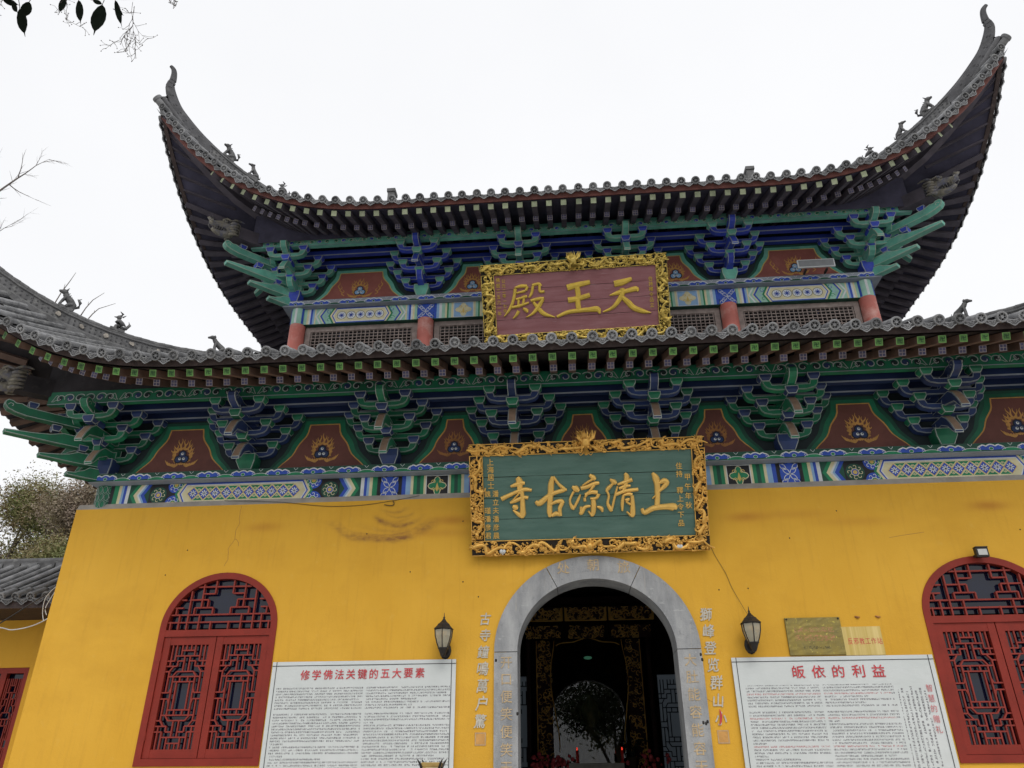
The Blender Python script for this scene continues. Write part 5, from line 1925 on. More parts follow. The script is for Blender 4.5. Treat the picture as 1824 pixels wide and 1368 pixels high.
# ------------------------------------------------------------------ plaques
LOWTXT = [
    [(215, 160, 14), (235, 190, 22), (240, 240, 20), (240, 290, 16), (240, 310, 12)], [(155, 243, 8), (200, 228, 14), (250, 212, 16), (288, 212, 10)],
    [(68, 360, 16), (130, 330, 14), (220, 290, 12), (290, 270, 14), (352, 278, 10)], [(150, 395, 8), (200, 375, 14), (270, 345, 12), (320, 348, 12)],
    [(258, 270, 12), (265, 350, 16), (268, 440, 18), (270, 500, 20), (265, 535, 8)], [(265, 532, 8), (235, 505, 14), (178, 462, 6)],
    [(175, 425, 10), (205, 440, 20), (222, 450, 8)], [(240, 300, 8), (200, 345, 6), (155, 390, 5)],
    [(390, 380, 10), (425, 400, 20), (500, 340, 16), (560, 305, 14), (640, 280, 14), (680, 270, 8)], [(550, 150, 12), (535, 220, 20), (530, 300, 20), (522, 400, 18), (520, 480, 18), (525, 525, 10)],
    [(555, 150, 8), (600, 215, 10), (650, 260, 12), (680, 278, 6)], [(530, 410, 10), (580, 385, 12), (630, 380, 16), (645, 400, 12)],
    [(640, 395, 14), (615, 450, 14), (625, 515, 10)], [(540, 515, 10), (580, 495, 16), (620, 505, 12)],
    [(730, 245, 8), (765, 265, 22), (795, 285, 10)], [(745, 290, 8), (715, 350, 8), (712, 395, 8), (735, 440, 14), (750, 455, 6)], [(750, 440, 8), (785, 370, 10), (808, 315, 5)],
    [(890, 135, 10), (925, 160, 18), (945, 180, 10)], [(810, 260, 14), (870, 245, 14), (940, 215, 14), (980, 210, 10)], [(930, 170, 8), (870, 205, 8), (825, 235, 5)],
    [(845, 345, 10), (850, 380, 10)], [(850, 320, 10), (910, 295, 14), (965, 300, 14)], [(975, 310, 14), (955, 350, 10), (900, 355, 8)], [(935, 230, 10), (890, 290, 8), (850, 340, 8)],
    [(925, 345, 14), (930, 420, 18), (925, 490, 16), (915, 518, 6)], [(915, 515, 8), (880, 470, 6)], [(900, 425, 8), (850, 435, 12), (815, 490, 14), (800, 480, 6)], [(815, 430, 10), (810, 490, 8)],
    [(960, 430, 6), (1000, 445, 14), (1012, 478, 6)],
    [(1080, 175, 6), (1115, 200, 18), (1140, 215, 10)], [(1110, 215, 8), (1065, 260, 14), (1045, 290, 6)], [(1050, 280, 8), (1070, 330, 8), (1060, 400, 10), (1090, 455, 16), (1105, 465, 6)], [(1100, 450, 8), (1125, 340, 8), (1150, 240, 6)],
    [(1150, 225, 8), (1210, 205, 12), (1285, 178, 14)], [(1165, 262, 10), (1220, 240, 12), (1270, 235, 8)], [(1215, 120, 8), (1235, 150, 18), (1225, 220, 14), (1200, 300, 10)], [(1130, 320, 12), (1220, 285, 12), (1340, 270, 12)],
    [(1205, 320, 8), (1195, 400, 12), (1195, 470, 6)], [(1205, 325, 8), (1250, 312, 12), (1285, 320, 12)], [(1285, 325, 12), (1290, 420, 16), (1290, 500, 18), (1280, 525, 6)], [(1275, 515, 8), (1235, 475, 6)],
    [(1220, 370, 8), (1255, 360, 10), (1235, 385, 8), (1270, 410, 8)],
    [(1470, 115, 8), (1500, 160, 22), (1515, 220, 20), (1518, 320, 18), (1515, 420, 18)], [(1530, 215, 8), (1575, 190, 18), (1605, 205, 16), (1580, 240, 16), (1530, 290, 8)], [(1470, 355, 4), (1500, 325, 6)],
    [(1375, 445, 10), (1400, 485, 16), (1480, 445, 18), (1600, 430, 20), (1670, 435, 26), (1685, 455, 8)]]
UPTXT = [
    [(1285, 225, 32), (1380, 205, 32), (1480, 165, 18)], [(1235, 355, 6), (1330, 325, 22), (1420, 305, 22), (1530, 280, 26), (1545, 310, 8)],
    [(1372, 275, 24), (1375, 330, 26), (1345, 400, 24), (1270, 490, 18), (1160, 540, 8)], [(1370, 370, 20), (1440, 430, 28), (1500, 490, 28), (1600, 530, 24), (1695, 548, 5)],
    [(760, 270, 34), (860, 240, 30), (1015, 205, 22)], [(770, 410, 30), (880, 390, 26), (1015, 350, 24)], [(870, 260, 26), (885, 350, 26), (880, 430, 26), (890, 510, 26)],
    [(645, 595, 14), (760, 545, 20), (880, 525, 22), (1000, 515, 24), (1100, 510, 30), (1125, 560, 8)],
    [(170, 270, 10), (240, 250, 18), (310, 250, 16)], [(315, 255, 14), (295, 300, 14)], [(190, 330, 10), (290, 305, 14)], [(175, 280, 18), (165, 360, 16), (140, 450, 16), (100, 530, 14), (50, 590, 5)],
    [(185, 400, 12), (310, 365, 16)], [(215, 380, 12), (210, 480, 12)], [(275, 355, 12), (265, 460, 14)], [(140, 490, 14), (230, 470, 16), (330, 435, 10)],
    [(215, 530, 18), (185, 580, 14), (150, 615, 5)], [(265, 500, 12), (300, 520, 20), (315, 545, 10)],
    [(365, 240, 14), (440, 225, 16), (465, 250, 14)], [(375, 250, 14), (360, 330, 14), (330, 380, 8)], [(450, 240, 14), (455, 310, 14), (505, 310, 14)],
    [(350, 415, 14), (430, 395, 18), (500, 385, 14)], [(490, 390, 16), (440, 480, 22), (370, 560, 14), (300, 600, 5)], [(380, 430, 14), (430, 490, 20), (500, 560, 22), (625, 598, 5)]]


def dragon_bits(b, cx, cz, ang, s_, y, rnd):
    """small carved dragon head with flowing mane, facing direction ang in the frame plane"""
    ca, sa = math.cos(ang), math.sin(ang)
    tf = lambda u, v, h: (cx + s_ * (u * ca - v * sa), y - h * s_, cz + s_ * (u * sa + v * ca))
    b.tube([tf(-.4, 0, .35), tf(0, .05, .5), tf(.45, .0, .4), tf(.75, .06, .3)], [.30 * s_, .34 * s_, .24 * s_, .14 * s_], 6)
    b.tube([tf(-.1, -.2, .3), tf(.5, -.28, .3)], [.16 * s_, .08 * s_], 5)
    for sg in (-1, 1):
        b.ball(tf(.15, .2 * sg, .75), .11 * s_, 0, 5, 4)
        for k in range(5):
            a0 = rnd.uniform(.2, 1.1) * sg
            b.tube([tf(-.2, .15 * sg, .5), tf(-.55, .35 * sg + a0 * .3, .45), tf(-1.0 - .2 * rnd.random(), a0 * .8, .3)], [.10 * s_, .08 * s_, .02 * s_], 4)
        b.tube([tf(.6, .15 * sg, .3), tf(.8, .4 * sg, .3), tf(.55, .6 * sg, .3)], [.05 * s_, .045 * s_, .015 * s_], 4)


def carved_frame(b, x0, x1, z0, z1, y, seed, dense):
    """one straight length of pierced carving: dragon bodies winding through curled clouds"""
    rnd = random.Random(seed)
    horiz = (x1 - x0) > (z1 - z0)
    L_, Wd = (x1 - x0, z1 - z0) if horiz else (z1 - z0, x1 - x0)
    P3 = (lambda s, t, h: (x0 + s, y - h, z0 + t)) if horiz else (lambda s, t, h: (x0 + t, y - h, z0 + s))
    nb = max(1, round(L_ / .62))
    seg = L_ / nb
    for i in range(nb):
        s0 = i * seg + .05
        ln = seg - .02
        pts, rad = [], []
        f1, f2, p1_, p2_ = rnd.uniform(1.2, 1.9), rnd.uniform(2.6, 3.6), rnd.uniform(0, 6.28), rnd.uniform(0, 6.28)
        for q in range(36):
            t = q / 35
            lat = .60 * math.sin(p1_ + t * 2 * math.pi * f1) + .40 * math.sin(p2_ + t * 2 * math.pi * f2)
            pts.append(P3(s0 + ln * (t + .055 * math.sin(t * 4 * math.pi * f1 + p2_)), min(max(Wd * (.5 + .36 * lat), .02), Wd - .02), .034 + .014 * math.cos(t * 20)))
            rad.append(Wd * .125 * (1 - .75 * t ** 2) + .003)
        b.tube(pts, rad, 7, 0)
        for q in range(2, 31, 1):        # dorsal scales
            p = Vector(pts[q])
            b.ball(p + Vector((0, -rad[q] * .9, 0)), rad[q] * .30, 0, 4, 3)
        hx, hz = (pts[0][0], pts[0][2])
        dragon_bits(b, hx, hz, (0 if horiz else math.pi / 2) + math.pi + rnd.uniform(-.4, .4), Wd * .40, y - .015, rnd)
        for q in (8, 16, 24):            # clawed legs
            p = pts[q]
            for j in range(3):
                t = rnd.uniform(0, 6.28)
                b.tube([p, (p[0] + .04 * math.cos(t), p[1] + .01, p[2] + .04 * math.sin(t)), (p[0] + .065 * math.cos(t + .5), p[1], p[2] + .065 * math.sin(t + .5))], [.013, .010, .003], 4)
    nc = int(L_ * (66 if dense else 52))
    for i in range(nc):
        s, t = rnd.uniform(.02, L_ - .02), rnd.uniform(.08, .92) * Wd
        r = rnd.uniform(.022, .048)
        t0, tn = rnd.uniform(0, 6.28), rnd.choice((-1, 1))
        pts = []
        hgt = rnd.uniform(.008, .030)
        for q in range(8):
            rr = r * (1 - q / 9)
            a, c = s + rr * math.cos(t0 + tn * q * .85), t + rr * math.sin(t0 + tn * q * .85)
            pts.append(P3(min(max(a, .004), L_ - .004), min(max(c, .004), Wd - .004), hgt + .012 * q / 8))
        b.tube(pts, [r * .36 * (1 - q / 11) for q in range(8)], 5, 0)
        if rnd.random() < .6: b.ball(P3(s, t, hgt + .012), r * .40, 0, 5, 3)
    for i in range(int(L_ * 30)):        # flame and cloud tufts
        s, t = rnd.uniform(.03, L_ - .03), rnd.uniform(.1, .9) * Wd
        a = rnd.uniform(0, 6.28)
        for k in range(3):
            aa = a + (k - 1) * .5
            l = rnd.uniform(.03, .06)
            e = (min(max(s + l * math.cos(aa), .004), L_ - .004), min(max(t + l * math.sin(aa), .004), Wd - .004))
            b.tube([P3(s, t, .022), P3((s + e[0]) / 2 + .008 * math.sin(aa), (t + e[1]) / 2, .030), P3(e[0], e[1], .02)], [.010, .009, .002], 4, 0)
    # thin rails on both edges
    for t in (.006, Wd - .006):
        b.tube([P3(0, t, .014), P3(L_, t, .014)], .007, 5, 0)


def plaque(name, label, C0, rtv, upv, w, h, inner, fw_, board, gold, letter, aff, strokes, seed, dense, hscale):
    nv = rtv.cross(upv)                # faces the forecourt
    root = empty(name)
    root.matrix_world = frame_matrix(C0, rtv, -nv, upv)     # local x right, y into wall, z up
    tag(root, label, 'plaque')
    u0, u1, v0, v1 = inner
    b = MB()
    b.box((-w / 2 + .02, .02, -h / 2 + .02), (w / 2 - .02, .06, h / 2 - .02)); b.build('backboard', 'frame_black', root)
    # planks of the board with open joints
    n = 4
    for i in range(n):
        za, zc = v0 + (v1 - v0) * i / n, v0 + (v1 - v0) * (i + 1) / n
        b = MB()
        k = 12
        top = [(u0 + (u1 - u0) * j / k, zc - .003 - (random.uniform(0, .006) if i < n - 1 else 0)) for j in range(k + 1)]
        poly = [(u0, za)] + [(u1, za)] + list(reversed(top))
        b.prism(poly, FRONT, -.018, .0 + .0015 * (i % 2)); b.build('plank', board, root)
    for i, (a, c, d, e) in enumerate(((-w / 2, w / 2, v1, h / 2), (-w / 2, w / 2, -h / 2, v0), (-w / 2, u0, v0, v1), (u1, w / 2, v0, v1))):
        b = MB()
        b.box((a, .0, d), (c, .018, e), 1)
        carved_frame(b, a, c, d, e, .0, seed + i, dense)
        if i == 0:
            dragon_bits(b, .0, (d + e) / 2 + .02, -math.pi / 2, .17, -.03, random.Random(3))
            rr = random.Random(8)
            for k in range(18):          # upright mane over the top rail
                t = R(35 + 110 * k / 17)
                l = rr.uniform(.14, .21)
                b.tube([(.05 * math.cos(t), -.05, (d + e) / 2 + .05), (l * .6 * math.cos(t), -.07, (d + e) / 2 + .04 + l * .7 * math.sin(t)), (l * .9 * math.cos(t + .15), -.06, (d + e) / 2 + .04 + l * math.sin(t))], [.016, .014, .003], 4)
        if i == 1:
            b.ball((.0, -.03, (d + e) / 2), .05, 0, 10, 7)
        b.build('carved_rail', [gold, 'frame_black'], root)
    b = MB()
    conv = []
    for st in strokes:
        q = []
        for zx, zy, hwid in st:
            u = aff[0][0] + aff[0][1] * zx + aff[0][2] * zy + aff[0][3] * zx * zy
            v = aff[1][0] + aff[1][1] * zx + aff[1][2] * zy + aff[1][3] * zx * zy
            q.append((u, v, hwid * hscale))
        conv.append(q)
    return root, conv


C_low = Vector((0, -.37, 4.835)); up_low = Vector((0, -.56, 1.39)).normalized()
PL, conv = plaque('name_plaque', 'green plaque with gold calligraphy and gilt dragon frame over the doorway', C_low, Vector((1, 0, 0)), up_low, 3.14, 1.49,
                  (-1.388, 1.392, -.545, .580), .17, 'plaque_green', 'gold', 'gold_letter',
                  ((-1.22971, .00143358, -5.05814e-05, -1.63551e-08), (.519976, -4.98396e-05, -.00143351, 1.45171e-08)), LOWTXT, 31, False, .00205)
for a, c in ((0, 8), (8, 14), (14, 29), (29, 42), (42, 46)):
    b = MB(); brush(b, conv[a:c], lambda u, v, wv: (u, -wv - .0015, v), .030); b.build('calligraphy', 'gold_letter', PL)
on_pl = lambda u, v, wv: (u, -wv - .0018, v)
def column_text(root, txt, u0, v0, u1, v1, size, matn, off=.006, sx=.95):
    n = len(txt)
    for i, ch in enumerate(txt):
        if ch == ' ': continue
        t = i / max(1, n - 1)
        character(ch, size, u0 + (u1 - u0) * t, v0 + (v1 - v0) * t, on_pl, .006, matn, root, off, sx)
column_text(PL, '上海居士', -1.286, .500, -1.286, .19, .10, 'gold_letter')
column_text(PL, '魏 瑾潘彦君', -1.338, .075, -1.345, -.478, .090, 'gold_letter')
column_text(PL, '潘立夫潘彦晨', -1.228, .075, -1.236, -.482, .092, 'gold_letter')
column_text(PL, '住持 釋上令下品', 1.222, .365, 1.212, -.385, .092, 'gold_letter')
column_text(PL, '甲午年秋', 1.325, .215, 1.322, -.155, .092, 'gold_letter')
for x in (-1.155, 1.17):
    b = MB()
    b.ball((x - .018, -.05, -.685), (.024, .02, .03), 0, 8, 6); b.ball((x + .018, -.05, -.685), (.024, .02, .03), 0, 8, 6); b.tube([(x, -.05, -.69), (x, -.05, -.73)], [.03, .006], 6)
    b.build('hanger', 'paint_white', PL)

an = R(1.1)
rt_u = Vector((math.cos(an), 0, math.sin(an)))
C_up = Vector((0, 1.095, 8.91)); up_u = Vector((0, -.65, 1.30)); up_u = (up_u - rt_u * up_u.dot(rt_u)).normalized()
PU, conv = plaque('name_plaque', 'dark red plaque with gold calligraphy under the upper eave', C_up, rt_u, up_u, 3.26, 1.46,
                  (-1.40, 1.43, -.52, .535), .18, 'plaque_red', 'gold_pale', 'gold_letter_up',
                  ((-1.28098, .00155582, -9.37764e-05, 8.12582e-10), (.73924, -.000108241, -.00157393, 1.14388e-08)), UPTXT, 71, True, .0018)
for a, c in ((0, 4), (4, 8), (8, 24)):
    b = MB(); brush(b, conv[a:c], lambda u, v, wv: (u, -wv - .0015, v), .022); b.build('calligraphy', 'gold_letter_up', PU)
column_text(PU, '佛曆二五六一年', -1.335, .45, -1.335, -.14, .085, 'gold_letter_up', .0, .9)
column_text(PU, '公元二零一七年', -1.235, .43, -1.235, -.10, .075, 'gold_letter_up', .0, .9)
column_text(PU, '住持釋令品立', 1.33, .30, 1.33, -.16, .085, 'gold_letter_up', .0, .9)

# ------------------------------------------------------------------ notice boards
def board(label, x0, x1, ztop, h, vinyl):
    cx, cz = (x0 + x1) / 2, ztop - h / 2
    root = empty('notice_board', (cx, -.028, cz))
    tag(root, label, 'notice board')
    hw, hh = (x1 - x0) / 2, h / 2
    b = MB()
    n = 24
    # slightly wavy sheet
    vs = []
    for j in range(n + 1):
        for i in range(n + 1):
            u, v = -hw + 2 * hw * i / n, -hh + 2 * hh * j / n
            vs.append((u, -.012 - .003 * math.sin(u * 4.1 + v * 1.7) * math.sin(v * 3.3 + 1), v))
    b.add(vs, [(j * (n + 1) + i, j * (n + 1) + i + 1, (j + 1) * (n + 1) + i + 1, (j + 1) * (n + 1) + i) for j in range(n) for i in range(n)], 0, True)
    b.build('vinyl_sheet', vinyl, root)
    b = MB(); b.box((-hw + .004, -.006, -hh + .004), (hw - .004, .020, hh - .004)); b.build('backing', 'steel_pale', root)
    b = MB()
    f = lambda u, v, wv: (u, -.0165 - wv, v)
    for e in (.055,):
        for p0, p1 in (((-hw, hh - .05), (hw, hh - .05)), ((-hw + e, hh), (-hw + e, -hh)), ((hw - e, hh), (hw - e, -hh))):
            b.ribbon([p0, p1], .008, f, 0)
    b.build('border_line', 'ink', root)
    return root


on_bd = lambda u, v, wv: (u, -.0175 - wv, v)
B1 = board('white notice board with long red heading left of the doorway', -4.137, -1.757, 2.852, 1.75, 'vinyl_left')
for i, ch in enumerate('修学佛法关键的五大要素'):
    character(ch, .126, -.745 + i * .148, .712 + i * .0008, on_bd, .001, 'red_print', B1, .009, 1.0)
B2 = board('white notice board with short red heading right of the doorway', 1.663, 4.052, 2.815, 1.75, 'vinyl_right')
for i, ch in enumerate('皈依的利益'):
    character(ch, .152, -.415 + i * .235, .700, on_bd, .001, 'red_print', B2, .010, 1.08)
for i, ch in enumerate('智慧的赠礼'):
    character(ch, .088, 1.065, .50 - i * .112, on_bd, .001, 'red_print_faded', B2, .0, .9)

# ------------------------------------------------------------------ wall lanterns
def lantern(x, label):
    root = empty('wall_lantern', (x, -.19, 2.86))
    tag(root, label, 'lantern', 'wall lanterns beside the doorway')
    up_ = lambda px, py, h: (px, py, h)
    b = MB()
    b.lathe([(.135, .335), (.128, .345), (.118, .352), (.085, .385), (.080, .398), (.060, .41), (.030, .44), (.022, .452), (.010, .47)], 6, up_, 0, False, R(30))
    b.build('cap', 'iron', root)
    b = MB(); b.lathe([(.010, .468), (.016, .480), (.006, .492), (.004, .53), (0, .545)], 8, up_); b.build('finial', 'iron', root)
    b = MB()
    prof = [(.060, .11), (.085, .17), (.108, .25), (.116, .333)]
    b.lathe(prof, 6, up_, 0, False, R(30)); b.build('glass_panes', 'glass_lamp', root)
    b = MB()
    for k in range(6):
        t = R(30) + k * math.pi / 3
        b.tube([((r + .004) * math.cos(t), (r + .004) * math.sin(t), h) for r, h in prof], .0065, 5)
    b.lathe([(.064, .095), (.072, .100), (.072, .112), (.06, .114)], 6, up_, 0, False, R(30)); b.lathe([(.118, .325), (.124, .328), (.124, .338), (.1, .339)], 6, up_, 0, False, R(30))
    b.build('cage', 'iron', root)
    b = MB(); b.lathe([(.0, .115), (.018, .12), (.018, .18), (.024, .22), (.016, .26), (0, .27)], 8, up_); b.build('bulb', 'paint_white', root)
    b = MB()
    b.lathe([(0, .0), (.022, .008), (.034, .03), (.046, .06), (.062, .097)], 10, up_)
    b.tube(smooth_path([(0, 0, .05), (0, .06, .03), (0, .12, .06), (0, .17, .10)], 4), .02, 7)
    b.build('holder', 'iron', root)
    b = MB(); b.lathe([(.075, 0), (.075, .012), (.05, .018)], 12, lambda px, py, h: (px, .188 - h, .10 + py * 1.4)); b.build('wall_plate', 'iron', root)


lantern(-1.903, 'black metal wall lantern above the long headed left notice board')
lantern(1.925, 'black metal wall lantern beside the brass plates')

# ------------------------------------------------------------------ brass plates, floodlights
r_ = empty('brass_plate', (2.72, -.018, 3.055)); tag(r_, 'tarnished crumpled brass plate with faded print above the right notice board', 'sign')
b = MB(); n = 14; vs = []
rnd = random.Random(2)
for j in range(n + 1):
    for i in range(n + 1):
        vs.append((-.335 + .67 * i / n, -.008 + rnd.uniform(-.0015, .0015), -.222 + .444 * j / n))
b.add(vs, [(j * (n + 1) + i, j * (n + 1) + i + 1, (j + 1) * (n + 1) + i + 1, (j + 1) * (n + 1) + i) for j in range(n) for i in range(n)])
b.build('plate', 'brass_tarnished', r_)
b = MB(); b.box((-.335, -.003, -.222), (.335, .014, .222)); b.build('plate_back', 'bronze', r_)
for sx in (-1, 1):
    b = MB(); b.ball((sx * .315, -.014, .205), (.012, .008, .012), 0, 8, 5); b.build('screw', 'iron', r_)
r_ = empty('brass_plate', (3.29, -.014, 2.992)); tag(r_, 'clean brass plate with red lettering partly behind the tarnished plate', 'sign')
b = MB(); b.box((-.235, -.002, -.168), (.235, .012, .168)); b.build('plate', 'brass_clean', r_)
for i, ch in enumerate('反邪教工作站'):
    character(ch, .084, -.155 + i * .070, -.005, lambda u, v, wv: (u, -.0022 - wv, v), .001, 'red_print', r_, .003, .78)

r_ = empty('floodlight', (4.92, 0, 3.955)); tag(r_, 'small black floodlight at the crown of the right window', 'floodlight')
b = MB(); b.box((-.075, -.16, .0), (.075, -.10, .12)); b.build('housing', 'iron', r_)
b = MB(); b.box((-.055, -.168, .02), (.055, -.161, .095)); b.build('lens', 'steel_pale', r_)
b = MB(); b.box((-.05, -.10, .02), (-.035, .0, .05)); b.box((.035, -.10, .02), (.05, .0, .05)); b.box((-.075, -.17, .118), (.075, -.09, .128)); b.build('bracket', 'iron', r_)
r_ = empty('strip_floodlight', (4.35, 1.50, 9.60)); tag(r_, 'long pale grey floodlight panel on the upper ledge at the right', 'floodlight')
b = MB(); b.box((-.325, -.09, -.015), (.325, -.06, .150)); b.build('housing', 'paint_white', r_)
b = MB(); b.box((-.305, -.097, .003), (.305, -.091, .134)); b.build('lens', 'lens_grey', r_)
b = MB(); b.box((-.2, -.05, -.05), (-.17, .10, -.016)); b.box((.17, -.05, -.05), (.2, .10, -.016)); b.build('bracket', 'iron', r_)

# ------------------------------------------------------------------ cables
def cable(label, pts, r, matn, cat='cable'):
    b = MB(); b.tube(smooth_path(pts, 6), r, 5)
    o = b.build('cable', matn); tag(o, label, cat); return o


cable('thin black cable running down the wall right of the green plaque', [(1.60, -.008, 4.20), (1.64, -.008, 4.08), (1.74, -.008, 3.86), (1.80, -.008, 3.66), (1.93, -.04, 3.34)], .0025, 'cable_black')
cable('thin loose wire drooping along the wall top at the left', [(-5.2, .02, 5.075), (-4.4, -.01, 5.02), (-3.7, -.01, 4.935), (-3.2, -.01, 4.93), (-2.75, -.01, 4.98), (-2.35, .0, 5.05)], .0035, 'cable_black')
cable('short broken wire end hanging below the drooping wire', [(-2.72, -.012, 4.98), (-2.70, -.02, 4.93), (-2.74, -.02, 4.91), (-2.84, -.02, 4.925)], .006, 'cable_black')

# ------------------------------------------------------------------ side hall at the left
SHALL = empty('side_hall', (-11, 2.2, 0))
tag(SHALL, 'low yellow side hall with grey tile roof beyond the left wall', 'building')
SHALL.location = (0, 0, 0)
b = MB()
b.box((-16, 2.2, 0), (-9.88, 2.5, 3.95)); b.box((-9.05, 2.2, 0), (-7.55, 2.5, 3.95)); b.box((-9.88, 2.2, 3.115), (-9.05, 2.5, 3.95))
b.box((-16, 3.6, 0), (-7.55, 3.8, 3.95)); b.build('wall', 'wall_yellow', SHALL)
sl = lambda d: 4.0 + .50 * d + .03 * d * d
b = MB()
for sgn, ye in ((1, 1.2), (-1, 4.6)):
    vs = []
    for i in range(7):
        d = 1.7 * i / 6
        vs += [(-16, ye + sgn * d, sl(d)), (-7.5, ye + sgn * d, sl(d))]
    b.add(vs, [(i * 2, i * 2 + 1, i * 2 + 3, i * 2 + 2) for i in range(6)])
b.build('roof_deck', 'tile_dark', SHALL)
b = MB(); b.box((-16, 1.28, 3.86), (-7.5, 2.35, 3.93)); b.build('eave_soffit', 'dark_wood', SHALL)
b = MB(); b.box((-16, 1.22, 3.86), (-7.5, 1.28, 3.985)); b.build('eave_board', 'board_brown', SHALL)
I_ = Vector((0, 1, .5)).normalized(); N_ = Vector((1, 0, 0)).cross(I_)
for i in range(34):
    x = -7.62 - i * .247
    link('round_tile', TILE, SHALL, frame_matrix(Vector((x, 1.18, 4.03)), Vector((1, 0, 0)), I_, N_) @ Matrix.Rotation(random.uniform(-.3, .3), 4, 'Y'))
    link('drip_tile', DRIP, SHALL, frame_matrix(Vector((x - .1235, 1.18, 3.995)), Vector((1, 0, 0)), I_, N_))
    tb = MB(); m = 6; vs = []; cuts = []
    d = .28
    while d < 1.6:
        cuts += [(d, .063), (d + .285, .062), (d + .287, .055)]; d += .30
    for d, r in cuts:
        for j in range(m + 1):
            t = math.pi * j / m
            vs.append((x + r * math.cos(t), 1.2 + d, sl(d) + .02 + r * math.sin(t)))
    tb.add(vs, [(a * (m + 1) + j, a * (m + 1) + j + 1, (a + 1) * (m + 1) + j + 1, (a + 1) * (m + 1) + j) for a in range(len(cuts) - 1) for j in range(m)])
    if i == 0: ROWME = tb.mesh('tile_row', ['tile_grey']); row0 = x
    link('tile_row', ROWME, SHALL, Matrix.Translation((x - row0, random.uniform(-.02, .02), 0)))
b = MB()
zr = sl(1.7)
b.box((-16, 2.8, zr - .1), (-7.5, 3.0, zr + .06)); b.tube([(-16, 2.9, zr + .08), (-7.5, 2.9, zr + .08)], .07, 8)
b.build('ridge', 'ridge_grey', SHALL)
for i in range(24):
    x = -7.7 - i * .33
    b = MB(); b.box((x - .15, 2.772, zr - .10), (x + .15, 2.80, zr + .03)); b.build('ridge_brick', 'tile_grey' if i % 2 else 'ridge_grey', SHALL)
Dl = empty('lattice_door', (-9.46, 2.2, 0), SHALL)
b = MB(); b.box((-.42, .0, .1), (-.34, .10, 3.11)); b.box((.34, .0, .1), (.41, .10, 3.11)); b.box((-.34, .0, 3.03), (.34, .10, 3.11)); b.box((-.05, .0, .1), (.05, .08, 3.03)); b.build('frame', 'lacquer', Dl)
b = MB()
for cx, hw in ((-.195, .145), (.195, .145)):
    for (p0, q0, p1, q1) in LEAF:
        for su in (-1, 1):
            for sv in (-1, 1):
                b.bar((cx + su * p0 * hw, .03, 2.0 + sv * q0 * .95), (cx + su * p1 * hw, .03, 2.0 + sv * q1 * .95), .014, .03, (0, 1, 0))
b.build('lattice', 'lacquer_bar', Dl)
b = MB(); b.box((-.4, .10, .1), (.4, .105, 3.1)); b.build('pane', 'glass_navy', Dl)
cable('white cable sagging across in front of the side hall wall', [(-9.6, 1.2, 3.62), (-8.75, .9, 3.519), (-8.52, .85, 3.475), (-8.16, .7, 3.484), (-7.82, .5, 3.522), (-7.5, .3, 3.60)], .008, 'cable_white')
cable('grey conduit slanting up across the side hall eave', [(-9.6, 1.1, 3.20), (-8.69, .8, 3.566), (-8.29, .7, 3.765), (-7.71, .4, 3.949), (-7.45, .3, 4.03)], .010, 'iron')
cable('thin white cable loop against the left wall edge', [(-7.80, .5, 3.52), (-7.856, .5, 3.655), (-7.837, .45, 3.819), (-7.735, .40, 3.934), (-7.60, .35, 4.0), (-7.72, .42, 3.86), (-7.80, .46, 3.70), (-7.74, .44, 3.60)], .006, 'cable_white')

# ------------------------------------------------------------------ trees
def grow(b, p, d, ln, r, depth, rnd, tips, spread=.55, up_=.12, mi=0, segs=4, kids=(2, 3), taper=.62):
    pts, rad = [Vector(p)], [r]
    d = Vector(d).normalized()
    for i in range(segs):
        d = (d + Vector((rnd.gauss(0, .13), rnd.gauss(0, .13), rnd.gauss(0, .08) + up_ * .3))).normalized()
        pts.append(pts[-1] + d * ln / segs)
        rad.append(r * (1 - (1 - taper) * (i + 1) / segs))
    b.tube(pts, rad, 6 if r > .03 else 4, mi)
    if depth == 0:
        tips.append((pts[-1], d)); tips.append((pts[len(pts) // 2], d)); return
    if depth <= 2: tips.append((pts[-1], d))
    for k in range(rnd.randint(*kids) + (1 if depth > 2 else 0)):
        t = rnd.uniform(.45, 1)
        q = pts[min(int(t * segs) + 0, segs)]
        nd = (d + Vector((rnd.gauss(0, spread), rnd.gauss(0, spread), rnd.gauss(up_, spread * .6)))).normalized()
        grow(b, q, nd, ln * rnd.uniform(.62, .82), rad[-1] * rnd.uniform(.6, .85), depth - 1, rnd, tips, spread, up_, mi, segs, kids, taper)


def leaves(b, tips, per, size, rad, rnd, mi=0, droop=.3):
    for p, d in tips:
        for _ in range(per):
            c = Vector(p) + Vector((rnd.gauss(0, rad), rnd.gauss(0, rad), rnd.gauss(0, rad * .8)))
            s_ = size * rnd.uniform(.6, 1.3)
            a = Vector((rnd.gauss(0, 1), rnd.gauss(0, 1), rnd.gauss(-droop, .8))).normalized()
            w_ = a.cross(Vector((rnd.gauss(0, 1), rnd.gauss(0, 1), rnd.gauss(0, 1)))).normalized() * s_ * .42
            n_ = a.cross(w_).normalized() * s_ * .12
            b.add([c - a * s_, c - w_ + n_, c + a * s_, c + w_ + n_], [(0, 1, 2), (0, 2, 3)], mi)


def tree(name, label, base, h, depth, per, lsize, lrad, leafm, seed, lean=(0, 0, 1), tr=.16, barkm='bark', spread=.55, group=None, first=.42):
    rnd = random.Random(seed)
    root = empty(name, base)
    tag(root, label, 'tree', group)
    b = MB(); tips = []
    grow(b, (0, 0, 0), lean, h * first, tr, depth, rnd, tips, spread)
    b.build('trunk', barkm, root)
    if per:
        b = MB(); leaves(b, tips, per, lsize, lrad, rnd); b.build('crown', leafm, root)
    return root


